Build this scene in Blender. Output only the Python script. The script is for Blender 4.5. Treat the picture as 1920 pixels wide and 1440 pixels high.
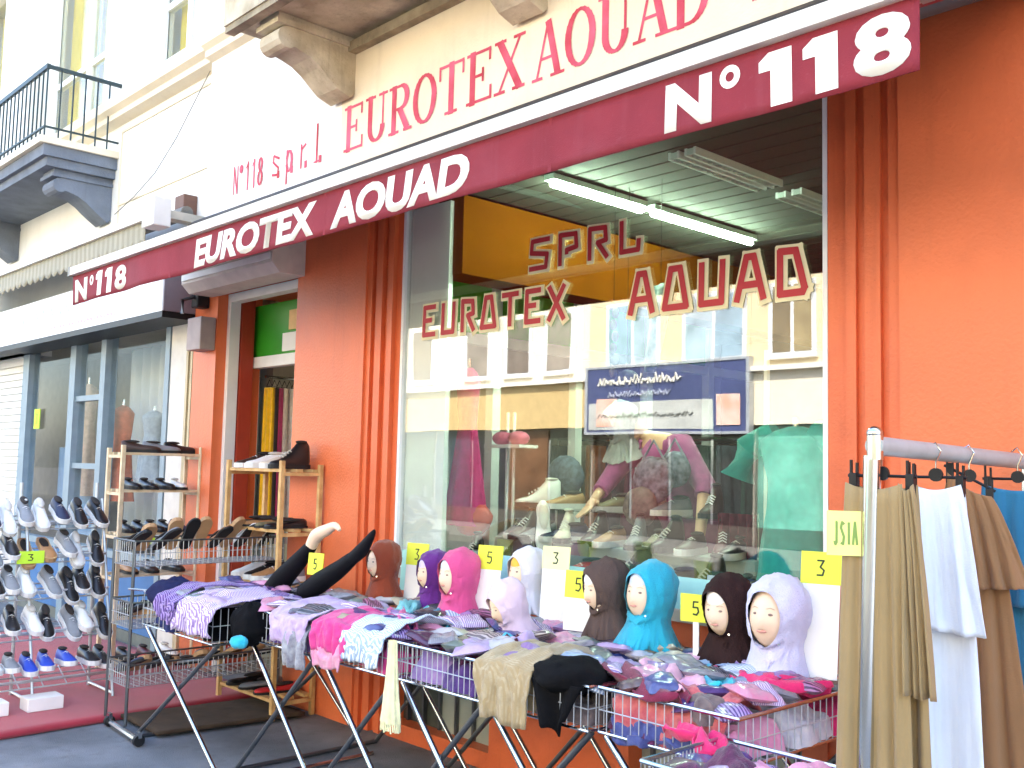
import bpy, math, random
from mathutils import Vector, Matrix, noise
R_ = math.radians
rnd = random.Random(7)
S = bpy.context.scene
for o in list(bpy.data.objects): bpy.data.objects.remove(o)

# ------------------------------------------------------------------ camera
F_PX = 1890.0
CAM = Vector((0.0, -3.463, 1.5))
_y, _p, _r = R_(-46.92), R_(4.74), R_(1.33)
_f = Vector((math.sin(_y)*math.cos(_p), math.cos(_y)*math.cos(_p), math.sin(_p)))
_ri = Vector((math.cos(_y), -math.sin(_y), 0)); _up = _ri.cross(_f)
CR = math.cos(_r)*_ri + math.sin(_r)*_up
CU = -math.sin(_r)*_ri + math.cos(_r)*_up
cd = bpy.data.cameras.new('camera'); cam = bpy.data.objects.new('camera', cd)
S.collection.objects.link(cam); S.camera = cam
cam.matrix_world = Matrix(((CR.x, CU.x, -_f.x, CAM.x), (CR.y, CU.y, -_f.y, CAM.y), (CR.z, CU.z, -_f.z, CAM.z), (0, 0, 0, 1)))
cd.sensor_width = 36; cd.lens = 36*F_PX/1920; cd.clip_start = .05; cd.clip_end = 500

# ------------------------------------------------------------------ light: sun behind the shop, street front in open shade
SUN_EL, SUN_AZ = R_(52), R_(20)      # azimuth measured from +Y towards +X
wd = bpy.data.worlds.new('World'); S.world = wd; wd.use_nodes = True
nt = wd.node_tree; bg = nt.nodes['Background']
sky = nt.nodes.new('ShaderNodeTexSky'); sky.sky_type = 'NISHITA'; sky.sun_disc = False
sky.sun_elevation = SUN_EL; sky.sun_rotation = SUN_AZ; sky.dust_density = 2.5; sky.air_density = 1.0; sky.ozone_density = .6
nt.links.new(sky.outputs[0], bg.inputs[0]); bg.inputs[1].default_value = .15
sl = bpy.data.lights.new('sun', 'SUN'); sun = bpy.data.objects.new('sun', sl); S.collection.objects.link(sun)
sl.energy = 3.0; sl.angle = R_(.6); sl.color = (1, .94, .84)
sd = Vector((math.sin(SUN_AZ)*math.cos(SUN_EL), math.cos(SUN_AZ)*math.cos(SUN_EL), math.sin(SUN_EL)))
sun.rotation_euler = sd.to_track_quat('Z', 'Y').to_euler()
vs = S.view_settings; vs.view_transform = 'Standard'; vs.look = 'None'; vs.exposure = 3.0; vs.gamma = 1; vs.use_curve_mapping = False
S.render.engine = 'CYCLES'; S.cycles.max_bounces = 10; S.cycles.transparent_max_bounces = 16

def at(px, py, Y=None, X=None, Z=None):
    """point of the place seen at a photo pixel, on the vertical plane y=Y or x=X, or at height Z"""
    d = (px-960)/F_PX*CR - (py-720)/F_PX*CU + _f
    t = (Y-CAM.y)/d.y if Y is not None else (X-CAM.x)/d.x if X is not None else (Z-CAM.z)/d.z
    return CAM + t*d

# ------------------------------------------------------------------ materials
def lin(c):
    if isinstance(c, str): c = tuple(int(c[i:i+2], 16)/255 for i in (0, 2, 4))
    return tuple((v/12.92 if v <= .04045 else ((v+.055)/1.055)**2.4) for v in c)
MATS = {}
def M(c, rough=.65, metal=0., var=.12, scale=9., bump=0., bscale=60., kind='', spec=.5, c2=None, stripe=None, emit=0., wear=None):
    key = (c, rough, metal, var, scale, bump, bscale, kind, spec, c2, stripe, emit, wear)
    if key in MATS: return MATS[key]
    m = bpy.data.materials.new('mat_%d' % len(MATS)); m.use_nodes = True
    n = m.node_tree.nodes; l = m.node_tree.links; b = n['Principled BSDF']
    col = lin(c)
    b.inputs['Roughness'].default_value = rough; b.inputs['Metallic'].default_value = metal
    b.inputs['Specular IOR Level'].default_value = spec
    tc = n.new('ShaderNodeTexCoord')
    nz = n.new('ShaderNodeTexNoise'); nz.inputs['Scale'].default_value = scale; nz.inputs['Detail'].default_value = 6
    l.new(tc.outputs['Object'], nz.inputs['Vector'])
    mx = n.new('ShaderNodeMix'); mx.data_type = 'RGBA'
    mr = n.new('ShaderNodeMapRange'); mr.inputs[1].default_value = .3; mr.inputs[2].default_value = .7
    l.new(nz.outputs[0], mr.inputs[0]); l.new(mr.outputs[0], mx.inputs[0])
    mx.inputs[6].default_value = tuple(v*(1-var) for v in col)+(1,)
    mx.inputs[7].default_value = (tuple(min(1, v*(1+var)) for v in col) if c2 is None else lin(c2))+(1,)
    out = mx.outputs[2]
    if stripe:                      # (colour, scale, direction) woven or knitted stripes
        wv = n.new('ShaderNodeTexWave'); wv.bands_direction = stripe[2]; wv.inputs['Scale'].default_value = stripe[1]
        wv.inputs['Distortion'].default_value = .25; wv.inputs['Detail'].default_value = 1
        l.new(tc.outputs['Object'], wv.inputs['Vector'])
        rp = n.new('ShaderNodeMapRange'); rp.inputs[1].default_value = .42; rp.inputs[2].default_value = .58
        l.new(wv.outputs['Fac'], rp.inputs[0])
        m2 = n.new('ShaderNodeMix'); m2.data_type = 'RGBA'; l.new(rp.outputs[0], m2.inputs[0]); l.new(out, m2.inputs[6])
        m2.inputs[7].default_value = lin(stripe[0])+(1,); out = m2.outputs[2]
    if wear:                        # (stain colour, amount): blotches, rain streaks and fine specks with shapes of their own
        def ns(sc, mp, lo, hi):
            t_ = n.new('ShaderNodeMapping'); t_.inputs['Scale'].default_value = mp; l.new(tc.outputs['Object'], t_.inputs[0])
            q = n.new('ShaderNodeTexNoise'); q.inputs['Scale'].default_value = sc; q.inputs['Detail'].default_value = 8; q.inputs['Roughness'].default_value = .65
            l.new(t_.outputs[0], q.inputs['Vector']); g = n.new('ShaderNodeMapRange'); g.inputs[1].default_value = lo; g.inputs[2].default_value = hi
            l.new(q.outputs[0], g.inputs[0]); return g.outputs[0]
        for sc, mp, lo, hi, am in ((1.7, (1, 1, 1), .50, .78, .8), (9, (1, 1, .07), .54, .80, .7), (70, (1, 1, 1), .60, .72, .6)):
            f = n.new('ShaderNodeMath'); f.operation = 'MULTIPLY'; f.inputs[1].default_value = am*wear[1]; l.new(ns(sc, mp, lo, hi), f.inputs[0])
            m3 = n.new('ShaderNodeMix'); m3.data_type = 'RGBA'; l.new(f.outputs[0], m3.inputs[0]); l.new(out, m3.inputs[6]); m3.inputs[7].default_value = lin(wear[0])+(1,); out = m3.outputs[2]
    l.new(out, b.inputs['Base Color'])
    if kind == 'plastic': b.inputs['Coat Weight'].default_value = .9; b.inputs['Coat Roughness'].default_value = .16
    if kind == 'cloth': b.inputs['Sheen Weight'].default_value = .25
    if bump:
        n2 = n.new('ShaderNodeTexNoise'); n2.inputs['Scale'].default_value = bscale; n2.inputs['Detail'].default_value = 5
        l.new(tc.outputs['Object'], n2.inputs['Vector'])
        bp = n.new('ShaderNodeBump'); bp.inputs['Strength'].default_value = bump; bp.inputs['Distance'].default_value = .01
        l.new(n2.outputs[0], bp.inputs['Height']); l.new(bp.outputs[0], b.inputs['Normal'])
    if emit:
        b.inputs['Emission Color'].default_value = col+(1,); b.inputs['Emission Strength'].default_value = emit
    MATS[key] = m; return m
def glass_mat(name, base, tint, rough=0.0, pwr=5):
    m = bpy.data.materials.new(name); m.use_nodes = True
    n = m.node_tree.nodes; l = m.node_tree.links
    for x in list(n):
        if x.type == 'BSDF_PRINCIPLED': n.remove(x)
    out = n['Material Output']
    tr = n.new('ShaderNodeBsdfTransparent'); tr.inputs[0].default_value = tint+(1,)
    gl = n.new('ShaderNodeBsdfGlossy'); gl.inputs['Roughness'].default_value = rough
    lw = n.new('ShaderNodeLayerWeight'); lw.inputs[0].default_value = .5
    pw = n.new('ShaderNodeMath'); pw.operation = 'POWER'; pw.inputs[1].default_value = pwr; l.new(lw.outputs['Facing'], pw.inputs[0])
    mr = n.new('ShaderNodeMapRange'); mr.inputs[3].default_value = base; mr.inputs[4].default_value = 1; l.new(pw.outputs[0], mr.inputs[0])
    nz = n.new('ShaderNodeTexNoise'); nz.inputs['Scale'].default_value = 1.1; nz.inputs['Detail'].default_value = 1; tc = n.new('ShaderNodeTexCoord'); l.new(tc.outputs['Object'], nz.inputs['Vector'])
    bp = n.new('ShaderNodeBump'); bp.inputs['Strength'].default_value = .12; bp.inputs['Distance'].default_value = .012; l.new(nz.outputs[0], bp.inputs['Height']); l.new(bp.outputs[0], gl.inputs['Normal'])
    mx = n.new('ShaderNodeMixShader'); l.new(mr.outputs[0], mx.inputs[0]); l.new(tr.outputs[0], mx.inputs[1]); l.new(gl.outputs[0], mx.inputs[2])
    l.new(mx.outputs[0], out.inputs[0]); return m
GLASS = glass_mat('shop_glass', .14, (.94, .96, .94))
WGLASS = glass_mat('window_glass', .035, (.90, .93, .93))

NGLASS = glass_mat('neighbour_glass', .012, (.93, .95, .95), 0., 8)
ORANGE = M('DE7142', .45, var=.08, scale=2.2, bump=.25, bscale=70, wear=('A34A2A', .35))
ORANGE_D = M('DA6A3C', .45, var=.08, scale=3, bump=.2, bscale=70, wear=('8E3018', .45))
WHITEP = M('ECE9E0', .8, var=.05, scale=1.5, bump=.25, bscale=60, wear=('A89E8C', .22))
CREAMP = M('E7D9BE', .8, var=.06, scale=1.6, bump=.25, bscale=60, wear=('A08C6A', .28))
STONE = M('B9A98C', .85, var=.25, scale=5, bump=.6, bscale=30, c2='D6CBB2', wear=('4E4436', .75))
STONE_D = M('8E7F66', .9, var=.3, scale=6, bump=.6, bscale=30, c2='B5A78B', wear=('3A3228', .8))
GREYST = M('727983', .85, var=.15, scale=5, bump=.4, wear=('4A4F58', .6))
BURG = M('87303A', .75, var=.10, scale=5, bump=.2, bscale=220, spec=.2, wear=('9A5A64', .35))
LETTERW = M('F3EFE2', .7, var=.03)
CHROME = M('C9CDCE', .18, 1., var=.05)
STEELD = M('6A6D70', .35, .8, var=.1)
BLACKM = M('1B1D1F', .5, .3, var=.2)
WIREM = M('C2C6C8', .35, .45, var=.06)
PINEP = M('DCC49A', .55, var=.15, scale=14, c2='E8D6B4', bump=.1)
PINE = M('C99A5B', .55, var=.2, scale=14, c2='DDB679', bump=.1)
WHITEM = M('E9EAE8', .45, var=.04)
DARKGAP = M('16120F', .8, var=.1)
GREYBL = M('8699A3', .5, var=.08)
SKIN = M('E3B795', .55, var=.05)
DUMMY = M('F0D3B4', .45, var=.04)
YELLOW = M('E9F04A', .7, var=.03)
LIME = M('C8F03C', .7, var=.03)
CARD = M('F6F4EC', .75, var=.02)
INK = M('2A3B2A', .8, var=.05)
def cloth(c, **k):
    a = dict(rough=.9, var=.14, scale=26, bump=.35, bscale=240, kind='cloth', spec=.18); a.update(k)
    if sum(lin(c)) < .25: a['kind'] = ''
    return M(c, **a)

# ------------------------------------------------------------------ mesh helpers
col = S.collection
class MB:
    def __init__(s): s.v = []; s.f = []
    def add(s, vs, fs):
        k = len(s.v); s.v += [tuple(v) for v in vs]; s.f += [tuple(i+k for i in f) for f in fs]; return s
    def box(s, x0, x1, y0, y1, z0, z1):
        return s.add([(x, y, z) for z in (z0, z1) for y in (y0, y1) for x in (x0, x1)],
                     [(0, 2, 3, 1), (4, 5, 7, 6), (0, 1, 5, 4), (1, 3, 7, 5), (3, 2, 6, 7), (2, 0, 4, 6)])
    def obox(s, mat, sx, sy, sz):
        vs = [mat @ Vector((x*sx/2, y*sy/2, z*sz/2)) for z in (-1, 1) for y in (-1, 1) for x in (-1, 1)]
        return s.add(vs, [(0, 2, 3, 1), (4, 5, 7, 6), (0, 1, 5, 4), (1, 3, 7, 5), (3, 2, 6, 7), (2, 0, 4, 6)])
    def tube(s, pts, r, n=8, cap=True, flat=1.0):
        pts = [Vector(p) for p in pts]; rs = r if isinstance(r, (list, tuple)) else [r]*len(pts)
        ring = []
        for i, p in enumerate(pts):
            t = (pts[min(i+1, len(pts)-1)]-pts[max(i-1, 0)]).normalized()
            a = Vector((0, 0, 1)) if abs(t.z) < .9 else Vector((0, 1, 0))
            u = t.cross(a).normalized(); w = u.cross(t)
            ring.append([p+rs[i]*(math.cos(q)*u+flat*math.sin(q)*w) for q in [2*math.pi*k/n for k in range(n)]])
        vs = [v for q in ring for v in q]
        fs = [(i*n+k, i*n+(k+1) % n, (i+1)*n+(k+1) % n, (i+1)*n+k) for i in range(len(pts)-1) for k in range(n)]
        if cap: fs += [tuple(range(n-1, -1, -1)), tuple((len(pts)-1)*n+k for k in range(n))]
        return s.add(vs, fs)
    def rings(s, rr, cap0=True, cap1=True):
        n = len(rr[0]); vs = [v for q in rr for v in q]
        fs = [(i*n+k, i*n+(k+1) % n, (i+1)*n+(k+1) % n, (i+1)*n+k) for i in range(len(rr)-1) for k in range(n)]
        if cap0: fs.append(tuple(range(n-1, -1, -1)))
        if cap1: fs.append(tuple((len(rr)-1)*n+k for k in range(n)))
        return s.add(vs, fs)
    def ellipsoid(s, c, rx, ry, rz, n=14, m=9, fn=None):
        rr = []
        for i in range(m+1):
            th = math.pi*(.02+.96*i/m); q = []
            for k in range(n):
                ph = 2*math.pi*k/n
                v = Vector((math.sin(th)*math.cos(ph), math.sin(th)*math.sin(ph), -math.cos(th)))
                g = fn(v) if fn else 1
                q.append((c[0]+rx*v.x*g, c[1]+ry*v.y*g, c[2]+rz*v.z*g))
            rr.append(q)
        return s.rings(rr)
    def prism(s, poly, a, b, axis):                 # polygon in the plane across `axis`, extruded from a to b
        def P(u, w, t): return (t, u, w) if axis == 'x' else (u, t, w) if axis == 'y' else (u, w, t)
        n = len(poly); vs = [P(u, w, a) for u, w in poly]+[P(u, w, b) for u, w in poly]
        return s.add(vs, [tuple(range(n)), tuple(range(2*n-1, n-1, -1))]+[(k, k+n, (k+1) % n+n, (k+1) % n) for k in range(n)])
    def grid(s, fn, nu, nv, thick=0.):
        vs = [fn(i/nu, j/nv) for j in range(nv+1) for i in range(nu+1)]
        fs = [(j*(nu+1)+i, j*(nu+1)+i+1, (j+1)*(nu+1)+i+1, (j+1)*(nu+1)+i) for j in range(nv) for i in range(nu)]
        return s.add(vs, fs)
    def mesh(s, name, smooth=False, ang=40):
        me = bpy.data.meshes.new(name); me.from_pydata(s.v, [], s.f)
        me.validate(); me.update()
        if smooth:
            me.polygons.foreach_set('use_smooth', [True]*len(me.polygons))
            me.set_sharp_from_angle(angle=R_(ang))
        return me
    def build(s, name, mat, parent=None, smooth=False, solid=0., bevel=0., ang=40, loc=None, sub=0):
        me = s.mesh(name, smooth, ang); o = bpy.data.objects.new(name, me); col.objects.link(o)
        me.materials.append(mat)
        if parent: o.parent = parent
        if loc: o.location = loc
        if bevel:
            b = o.modifiers.new('bevel', 'BEVEL'); b.width = bevel; b.segments = 2; b.limit_method = 'ANGLE'
        if solid:
            q = o.modifiers.new('solid', 'SOLIDIFY'); q.thickness = solid; q.offset = 0
        if sub:
            q = o.modifiers.new('sub', 'SUBSURF'); q.levels = q.render_levels = sub
        return o
def tag(o, label, cat, group=None, kind=None):
    if label: o['label'] = label
    if cat: o['category'] = cat
    if group: o['group'] = group
    if kind: o['kind'] = kind
    return o
def thing(name, label, cat, loc=(0, 0, 0), rz=0., group=None, sc=1.):
    o = bpy.data.objects.new(name, None); col.objects.link(o); o.location = loc; o.rotation_euler = (0, 0, rz); o.scale = (sc,)*3
    o.empty_display_size = .1
    return tag(o, label, cat, group)
def inst(me, name, mat, parent, mw=None):           # shares mesh data, material kept on the object
    o = bpy.data.objects.new(name, me); col.objects.link(o); o.parent = parent
    if not me.materials: me.materials.append(None)
    o.material_slots[0].link = 'OBJECT'; o.material_slots[0].material = mat
    if mw is not None: o.matrix_local = mw
    return o
def fbm(x, y, z, o=4): return noise.fractal(Vector((x, y, z)), 1.0, 2.0, o)

# ------------------------------------------------------------------ lettering
def text_mesh(txt, x0, x1, z0, z1, y, mat, parent, name='lettering', bold=.03, shear=0., depth=.002, flip=False):
    cu = bpy.data.curves.new('t', 'FONT'); cu.body = txt; cu.size = 1; cu.offset = bold; cu.shear = shear; cu.resolution_u = 4
    ob = bpy.data.objects.new('t', cu); col.objects.link(ob); bpy.context.view_layer.update()
    me = bpy.data.meshes.new_from_object(ob); bpy.data.objects.remove(ob)
    xs = [v.co.x for v in me.vertices]; ys = [v.co.y for v in me.vertices]
    ax, bx, ay, by = min(xs), max(xs), min(ys), max(ys)
    for v in me.vertices:
        v.co = (x0+(v.co.x-ax)/(bx-ax)*(x1-x0), y, z0+(v.co.y-ay)/(by-ay)*(z1-z0))
    me.materials.clear(); me.materials.append(mat); me.name = name
    o = bpy.data.objects.new(name, me); col.objects.link(o); o.parent = parent
    q = o.modifiers.new('s', 'SOLIDIFY'); q.thickness = depth; q.offset = 0
    return o
def strokes(letters, x0, z0, w, h, y, sw, mat, parent, name='lettering', ext=.0):
    """letters: list of polylines in the unit square, drawn as flat brush strokes"""
    b = MB(); k = 0
    for pl in letters:
        pts = [(x0+p[0]*w, z0+p[1]*h) for p in pl]
        for (a, c), (d, e) in zip(pts[:-1], pts[1:]):
            L = math.hypot(d-a, e-c) or 1e-6; ux, uz = (d-a)/L, (e-c)/L; g = sw/2
            a2, c2, d2, e2 = a-ux*g*ext, c-uz*g*ext, d+ux*g*ext, e+uz*g*ext
            yy = y-k*.00012; k += 1
            b.add([(a2-uz*g, yy, c2+ux*g), (a2+uz*g, yy, c2-ux*g), (d2+uz*g, yy, e2-ux*g), (d2-uz*g, yy, e2+ux*g)], [(0, 1, 2, 3)])
        for (a, c) in pts[1:-1]:
            yy = y-k*.00012; k += 1
            b.add([(a+sw/2*math.cos(q), yy, c+sw/2*math.sin(q)) for q in [math.pi*i/5 for i in range(10)]], [tuple(range(10))])
    return b.build(name, mat, parent, solid=.0)

# ================================================================== the setting
pv = MB(); pv.box(-60, 40, -4.2, .6, -.4, 0)
PAVE = M('6E7377', .9, var=.22, scale=2.5, bump=.7, bscale=160, c2='83868A', wear=('3A3C3E', .7))
tag(pv.build('pavement', PAVE), None, None, kind='structure')
kb = MB(); kb.box(-60, 40, -4.42, -4.204, -.4, -.002)
tag(kb.build('kerb', M('8C8B87', .9, var=.2, bump=.3)), None, None, kind='structure')
rd = MB(); rd.box(-90, 70, -10.8, -4.424, -.5, -.13)
tag(rd.build('road', M('38393B', .9, var=.2, scale=3, bump=.4, bscale=150)), None, None, kind='structure')
op = MB(); op.box(-60, 40, -14.6, -10.804, -.4, 0)
tag(op.build('opposite_pavement', M('6A6863', .9, var=.2, bump=.3)), None, None, kind='structure')
gr = MB(); gr.box(-200, 200, -200, 200, -.7, -.51)
tag(gr.build('ground', M('66645F', .95, var=.2)), None, None, kind='structure')

# ================================================================== shop building
SHOP = thing('shop_building', 'orange painted shop with big display window, name board in shade-tinted cream and stone balcony brackets', 'building', (0, 0, 0))
YW = -.06                                            # face of the orange piers, 6 cm proud of the glass
def sbox(name, mat, *a, parent=SHOP, bevel=0.): return MB().box(*a).build(name, mat, parent, bevel=bevel)
# piers
def stepped(name, prof, z0, z1, mat, parent): return MB().prism(prof, z0, z1, 'z').build(name, mat, parent)
sbox('pier', ORANGE, -7.16, -6.80, YW, .30, 0, 2.95)
sbox('pier', ORANGE, -5.70, -4.93, YW, .45, 0, 3.2)
stepped('moulding', [(-4.93, .30), (-4.93, -.045), (-4.885, -.045), (-4.885, -.02), (-4.85, -.02), (-4.85, -.04), (-4.79, -.04), (-4.79, -.012), (-4.75, -.012), (-4.75, -.03), (-4.70, -.03), (-4.70, .0), (-4.655, .0), (-4.655, .30)], .0, 3.2, ORANGE_D, SHOP)
stepped('moulding', [(-1.645, .30), (-1.645, -.045), (-1.69, -.045), (-1.69, -.02), (-1.725, -.02), (-1.725, -.04), (-1.785, -.04), (-1.785, -.012), (-1.825, -.012), (-1.825, -.03), (-1.865, -.03), (-1.865, .0), (-1.955, .0), (-1.955, .30)], .0, 3.2, ORANGE_D, SHOP)
sbox('pier', ORANGE, -1.645, 4.0, YW, .45, 0, 3.2)
# plinth below the window with two cellar openings
z_sill = .93
for x0, x1, z0, z1 in ((-4.655, -1.955, .62, z_sill), (-4.655, -1.955, 0, .085), (-4.655, -4.63, .085, .62), (-3.80, -2.90, .085, .62), (-2.06, -1.955, .085, .62)):
    sbox('plinth', ORANGE_D, x0, x1, -.012, .25, z0, z1)
CELL = M('4A4F48', .35, .2, var=.25, scale=7, bump=.2)
for x0, x1 in ((-4.63, -3.80), (-2.90, -2.06)):
    g = sbox('cellar_window', CELL, x0, x1, .09, .13, .085, .62)
    for k in range(6):
        MB().box(x0+(x1-x0)*(k+.5)/6-.008, x0+(x1-x0)*(k+.5)/6+.008, .06, .085, .09, .615).build('bar', STEELD, g)
sbox('window_sill', M('B9B2A2', .7, var=.12, bump=.2), -4.65, -1.96, -.05, .0, z_sill-.05, z_sill)
# shop window
wf = sbox('window_frame', WHITEM, -4.654, -4.632, .002, .06, z_sill, 3.16)
MB().box(-1.978, -1.958, .002, .06, z_sill, 3.16).build('stile', WHITEM, wf)
MB().box(-4.632, -1.978, .002, .06, 3.10, 3.16).build('rail', WHITEM, wf)
MB().box(-4.632, -1.978, .002, .06, z_sill, z_sill+.03).build('rail', WHITEM, wf)
pane = sbox('window_pane', GLASS, -4.631, -1.979, .02, .030, z_sill+.031, 3.099)
# lettering on the glass (outlined retro capitals)
RG = {'S': [[(1, .98), (.1, .98), (.05, .58), (.92, .46), (.85, .02), (0, .02)]],
      'P': [[(.1, 0), (.1, 1), (.9, .96), (.95, .52), (.45, .46), (.45, .36)]],
      'R': [[(.1, 0), (.1, 1), (.85, .96), (.9, .55), (.5, .5), (.95, 0)]],
      'L': [[(.12, 1), (.12, .04), (.9, .04), (.92, .34)]],
      'E': [[(.95, .98), (.12, .98), (.08, .02), (.95, .02)], [(.1, .52), (.66, .52)]],
      'U': [[(.1, 1), (.08, .02), (.9, .02), (.95, 1)]],
      'O': [[(.3, 1), (.03, .03), (.97, .03), (.7, 1), (.3, 1)]],
      'T': [[(0, .98), (1, .98)], [(.5, .98), (.5, 0)]],
      'X': [[(.05, 1), (.95, 0)], [(.95, 1), (.05, 0)]],
      'A': [[(.0, 0), (.36, 1), (.64, 1), (1, 0)], [(.2, .34), (.8, .34)]],
      'D': [[(.1, .02), (.1, 1), (.66, .98), (.97, .12), (.9, .02), (.1, .02)]]}
RED_L = M('B3202E', .5, var=.05); PALE_L = M('E6DDB4', .6, var=.04)
def retro(txt, x0, x1, z0, z1):
    n = len(txt); adv = (x1-x0)/n; w = adv*.66; sw = (z1-z0)*.17
    for i, ch in enumerate(txt):
        xx = x0+adv*i+.04
        strokes(RG[ch], xx, z0, w, z1-z0, .017, sw*1.95, PALE_L, pane, 'letter_outline', .9)
        strokes(RG[ch], xx-.004, z0+.002, w, z1-z0, .0135, sw, RED_L, pane, 'letter', .6)
retro('SPRL', -3.64, -2.86, 2.49, 2.635); retro('EUROTEX', -4.50, -3.34, 2.225, 2.385); retro('AOUAD', -2.98, -2.03, 2.205, 2.38)
# wall above the shop front with the painted name board
sbox('upper_wall', WHITEP, -7.0, -5.20, -.10, .5, 3.2, 4.50)
board = sbox('name_board', CREAMP, -5.199, 4.0, -.102, .5, 3.2, 4.10)  # balcony slab's shade put into the colour: cream beside the white wall
sbox('lintel', M('5E5A55', .8), -7.16, 4.0, -.058, .45, 3.201, 3.202)
sbox('upper_wall', WHITEP, -5.199, 4.0, -.05, .5, 4.3, 9.2)
sbox('upper_wall', WHITEP, -7.0, -5.20, -.04, .5, 4.74, 9.2)
sbox('roof', M('6A4B3E', .9), -7.0, 4.0, .0, 8.0, 9.2, 9.35)
sbox('side_wall', WHITEP, 3.8, 4.0, .45, 8.0, 0, 9.2)
sbox('back_wall', WHITEP, -7.0, 4.0, 7.8, 8.0, 0, 9.2)
# faded red serif letters painted on the board, overexposed pink mixed into their colour
RED_S = M('C42F3C', .75, var=.18, scale=6, c2='D8607A'); YS = -.104
def serif(ch):
    T, t, s = .20, .075, .06
    v = lambda x, a=0, b=1, w=T: ([(x, a), (x, b)], w)
    hz = lambda y, a, b, w=t: ([(a, y), (b, y)], w)
    ring = lambda cx, cy, rx, ry, a0, a1, n=14: [([(cx+rx*math.cos(q), cy+ry*math.sin(q)), (cx+rx*math.cos(q2), cy+ry*math.sin(q2))], t+(T-t)*abs(math.cos((q+q2)/2))**1.2)
                                           for q, q2 in [(a0+(a1-a0)*k/n, a0+(a1-a0)*(k+1)/n) for k in range(n)]]
    if ch == 'E': return [v(.25), hz(.96, .05, .86), hz(.04, .05, .9), hz(.52, .25, .62), v(.86, .76, .98, t), v(.9, .02, .26, t), v(.62, .4, .64, t)]
    if ch == 'U': return [v(.22, .3, 1), v(.8, .3, 1, t), hz(.97, .02, .44), hz(.97, .62, .98)]+ring(.51, .32, .29, .29, math.pi, 2*math.pi)
    if ch == 'R': return [v(.25), hz(.03, .05, .46), hz(.97, .05, .55), hz(.5, .25, .55)]+ring(.55, .735, .25, .235, -math.pi/2, math.pi/2)+[([(.5, .5), (.84, .05)], T), hz(.03, .7, 1.02)]
    if ch == 'O': return ring(.5, .5, .38, .47, 0, 2*math.pi, 24)
    if ch == 'T': return [v(.5), hz(.96, .04, .96), v(.06, .72, .98, t), v(.94, .72, .98, t), hz(.03, .28, .72)]
    if ch == 'X': return [([(.16, .97), (.84, .03)], T), ([(.84, .97), (.16, .03)], t), hz(.97, .0, .36), hz(.97, .64, 1), hz(.03, .0, .34), hz(.03, .62, 1)]
    if ch == 'A': return [([(.5, 1), (.84, .03)], T), ([(.5, 1), (.15, .03)], t), hz(.36, .27, .72), hz(.03, .0, .32), hz(.03, .62, 1.04)]
    if ch == 'D': return [v(.22), hz(.97, .02, .45), hz(.03, .02, .45)]+ring(.45, .5, .42, .47, -math.pi/2, math.pi/2)
    if ch == 's': return [([(.78, .5), (.3, .62), (.25, .45), (.72, .25), (.68, .06), (.2, .1)], .11)]
    if ch == 'p': return [v(.3, -.28, .62, .12)]+ring(.5, .32, .22, .28, -math.pi/1.1, math.pi/1.1, 10)
    if ch == 'r': return [v(.35, 0, .62, .12), ([(.38, .5), (.7, .6)], .1)]
    if ch == 'l': return [v(.45, 0, 1, .13), hz(.02, .25, .68, .06)]
    if ch == '.': return [([(.2, -.02), (.2, .14)], .2)]
    if ch == 'N': return [v(.2, w=.1), v(.82, w=.1), ([(.2, 1), (.82, 0)], .14)]
    if ch == '1': return [v(.5, w=.15), ([(.5, .96), (.25, .8)], .1)]
    if ch == '8': return ring(.5, .74, .24, .22, 0, 2*math.pi)+ring(.5, .26, .29, .25, 0, 2*math.pi)
    if ch == '°': return ring(.4, .84, .16, .13, 0, 2*math.pi, 10)
    if ch == 'w': return [([(.05, .62), (.28, 0), (.5, .5), (.72, 0), (.95, .62)], .1)]
    return []
def painted(txt, xs, z0, h, mat, parent, y, skew=.0):
    for ch, (xa, xb) in zip(txt, xs):
        b = MB(); k = 0; w = xb-xa
        for pl, sw in serif(ch):
            pts = [(xa+(p[0]+skew*p[1])*w, z0+p[1]*h) for p in pl]
            for i, ((a, c), (d, e)) in enumerate(zip(pts[:-1], pts[1:])):
                L = math.hypot(d-a, e-c) or 1e-6; ux, uz = (d-a)/L, (e-c)/L; g = sw*max(min(w, h*.85), h*.62)/2; yy = y-k*.0001; k += 1
                ex = .004
                b.add([(a-ux*ex-uz*g, yy, c-uz*ex+ux*g), (a-ux*ex+uz*g, yy, c-uz*ex-ux*g), (d+ux*ex+uz*g, yy, e+uz*ex-ux*g), (d+ux*ex-uz*g, yy, e+uz*ex+ux*g)], [(0, 1, 2, 3)])
        b.build('letter', mat, parent)
def spread(n, x0, x1, gap=.12):
    a = (x1-x0)/n; return [(x0+a*i+a*gap/2, x0+a*(i+1)-a*gap/2) for i in range(n)]
painted('N°118', spread(5, -6.58, -6.14, .0), 3.40, .20, RED_S, SHOP, YS)
painted('s.p.r.l.', [(-6.05+.086*i, -6.05+.086*i+(.15 if i % 2 == 0 else .12)) for i in range(8)], 3.41, .25, RED_S, SHOP, YS)
painted('EUROTEX', spread(7, -5.17, -3.55, .04), 3.40, .285, RED_S, board, YS)
painted('AOUAD', spread(5, -3.50, -2.42, .04), 3.395, .29, RED_S, board, YS)
painted('w', [(-2.28, -2.05)], 3.40, .285, RED_S, board, YS)
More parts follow.
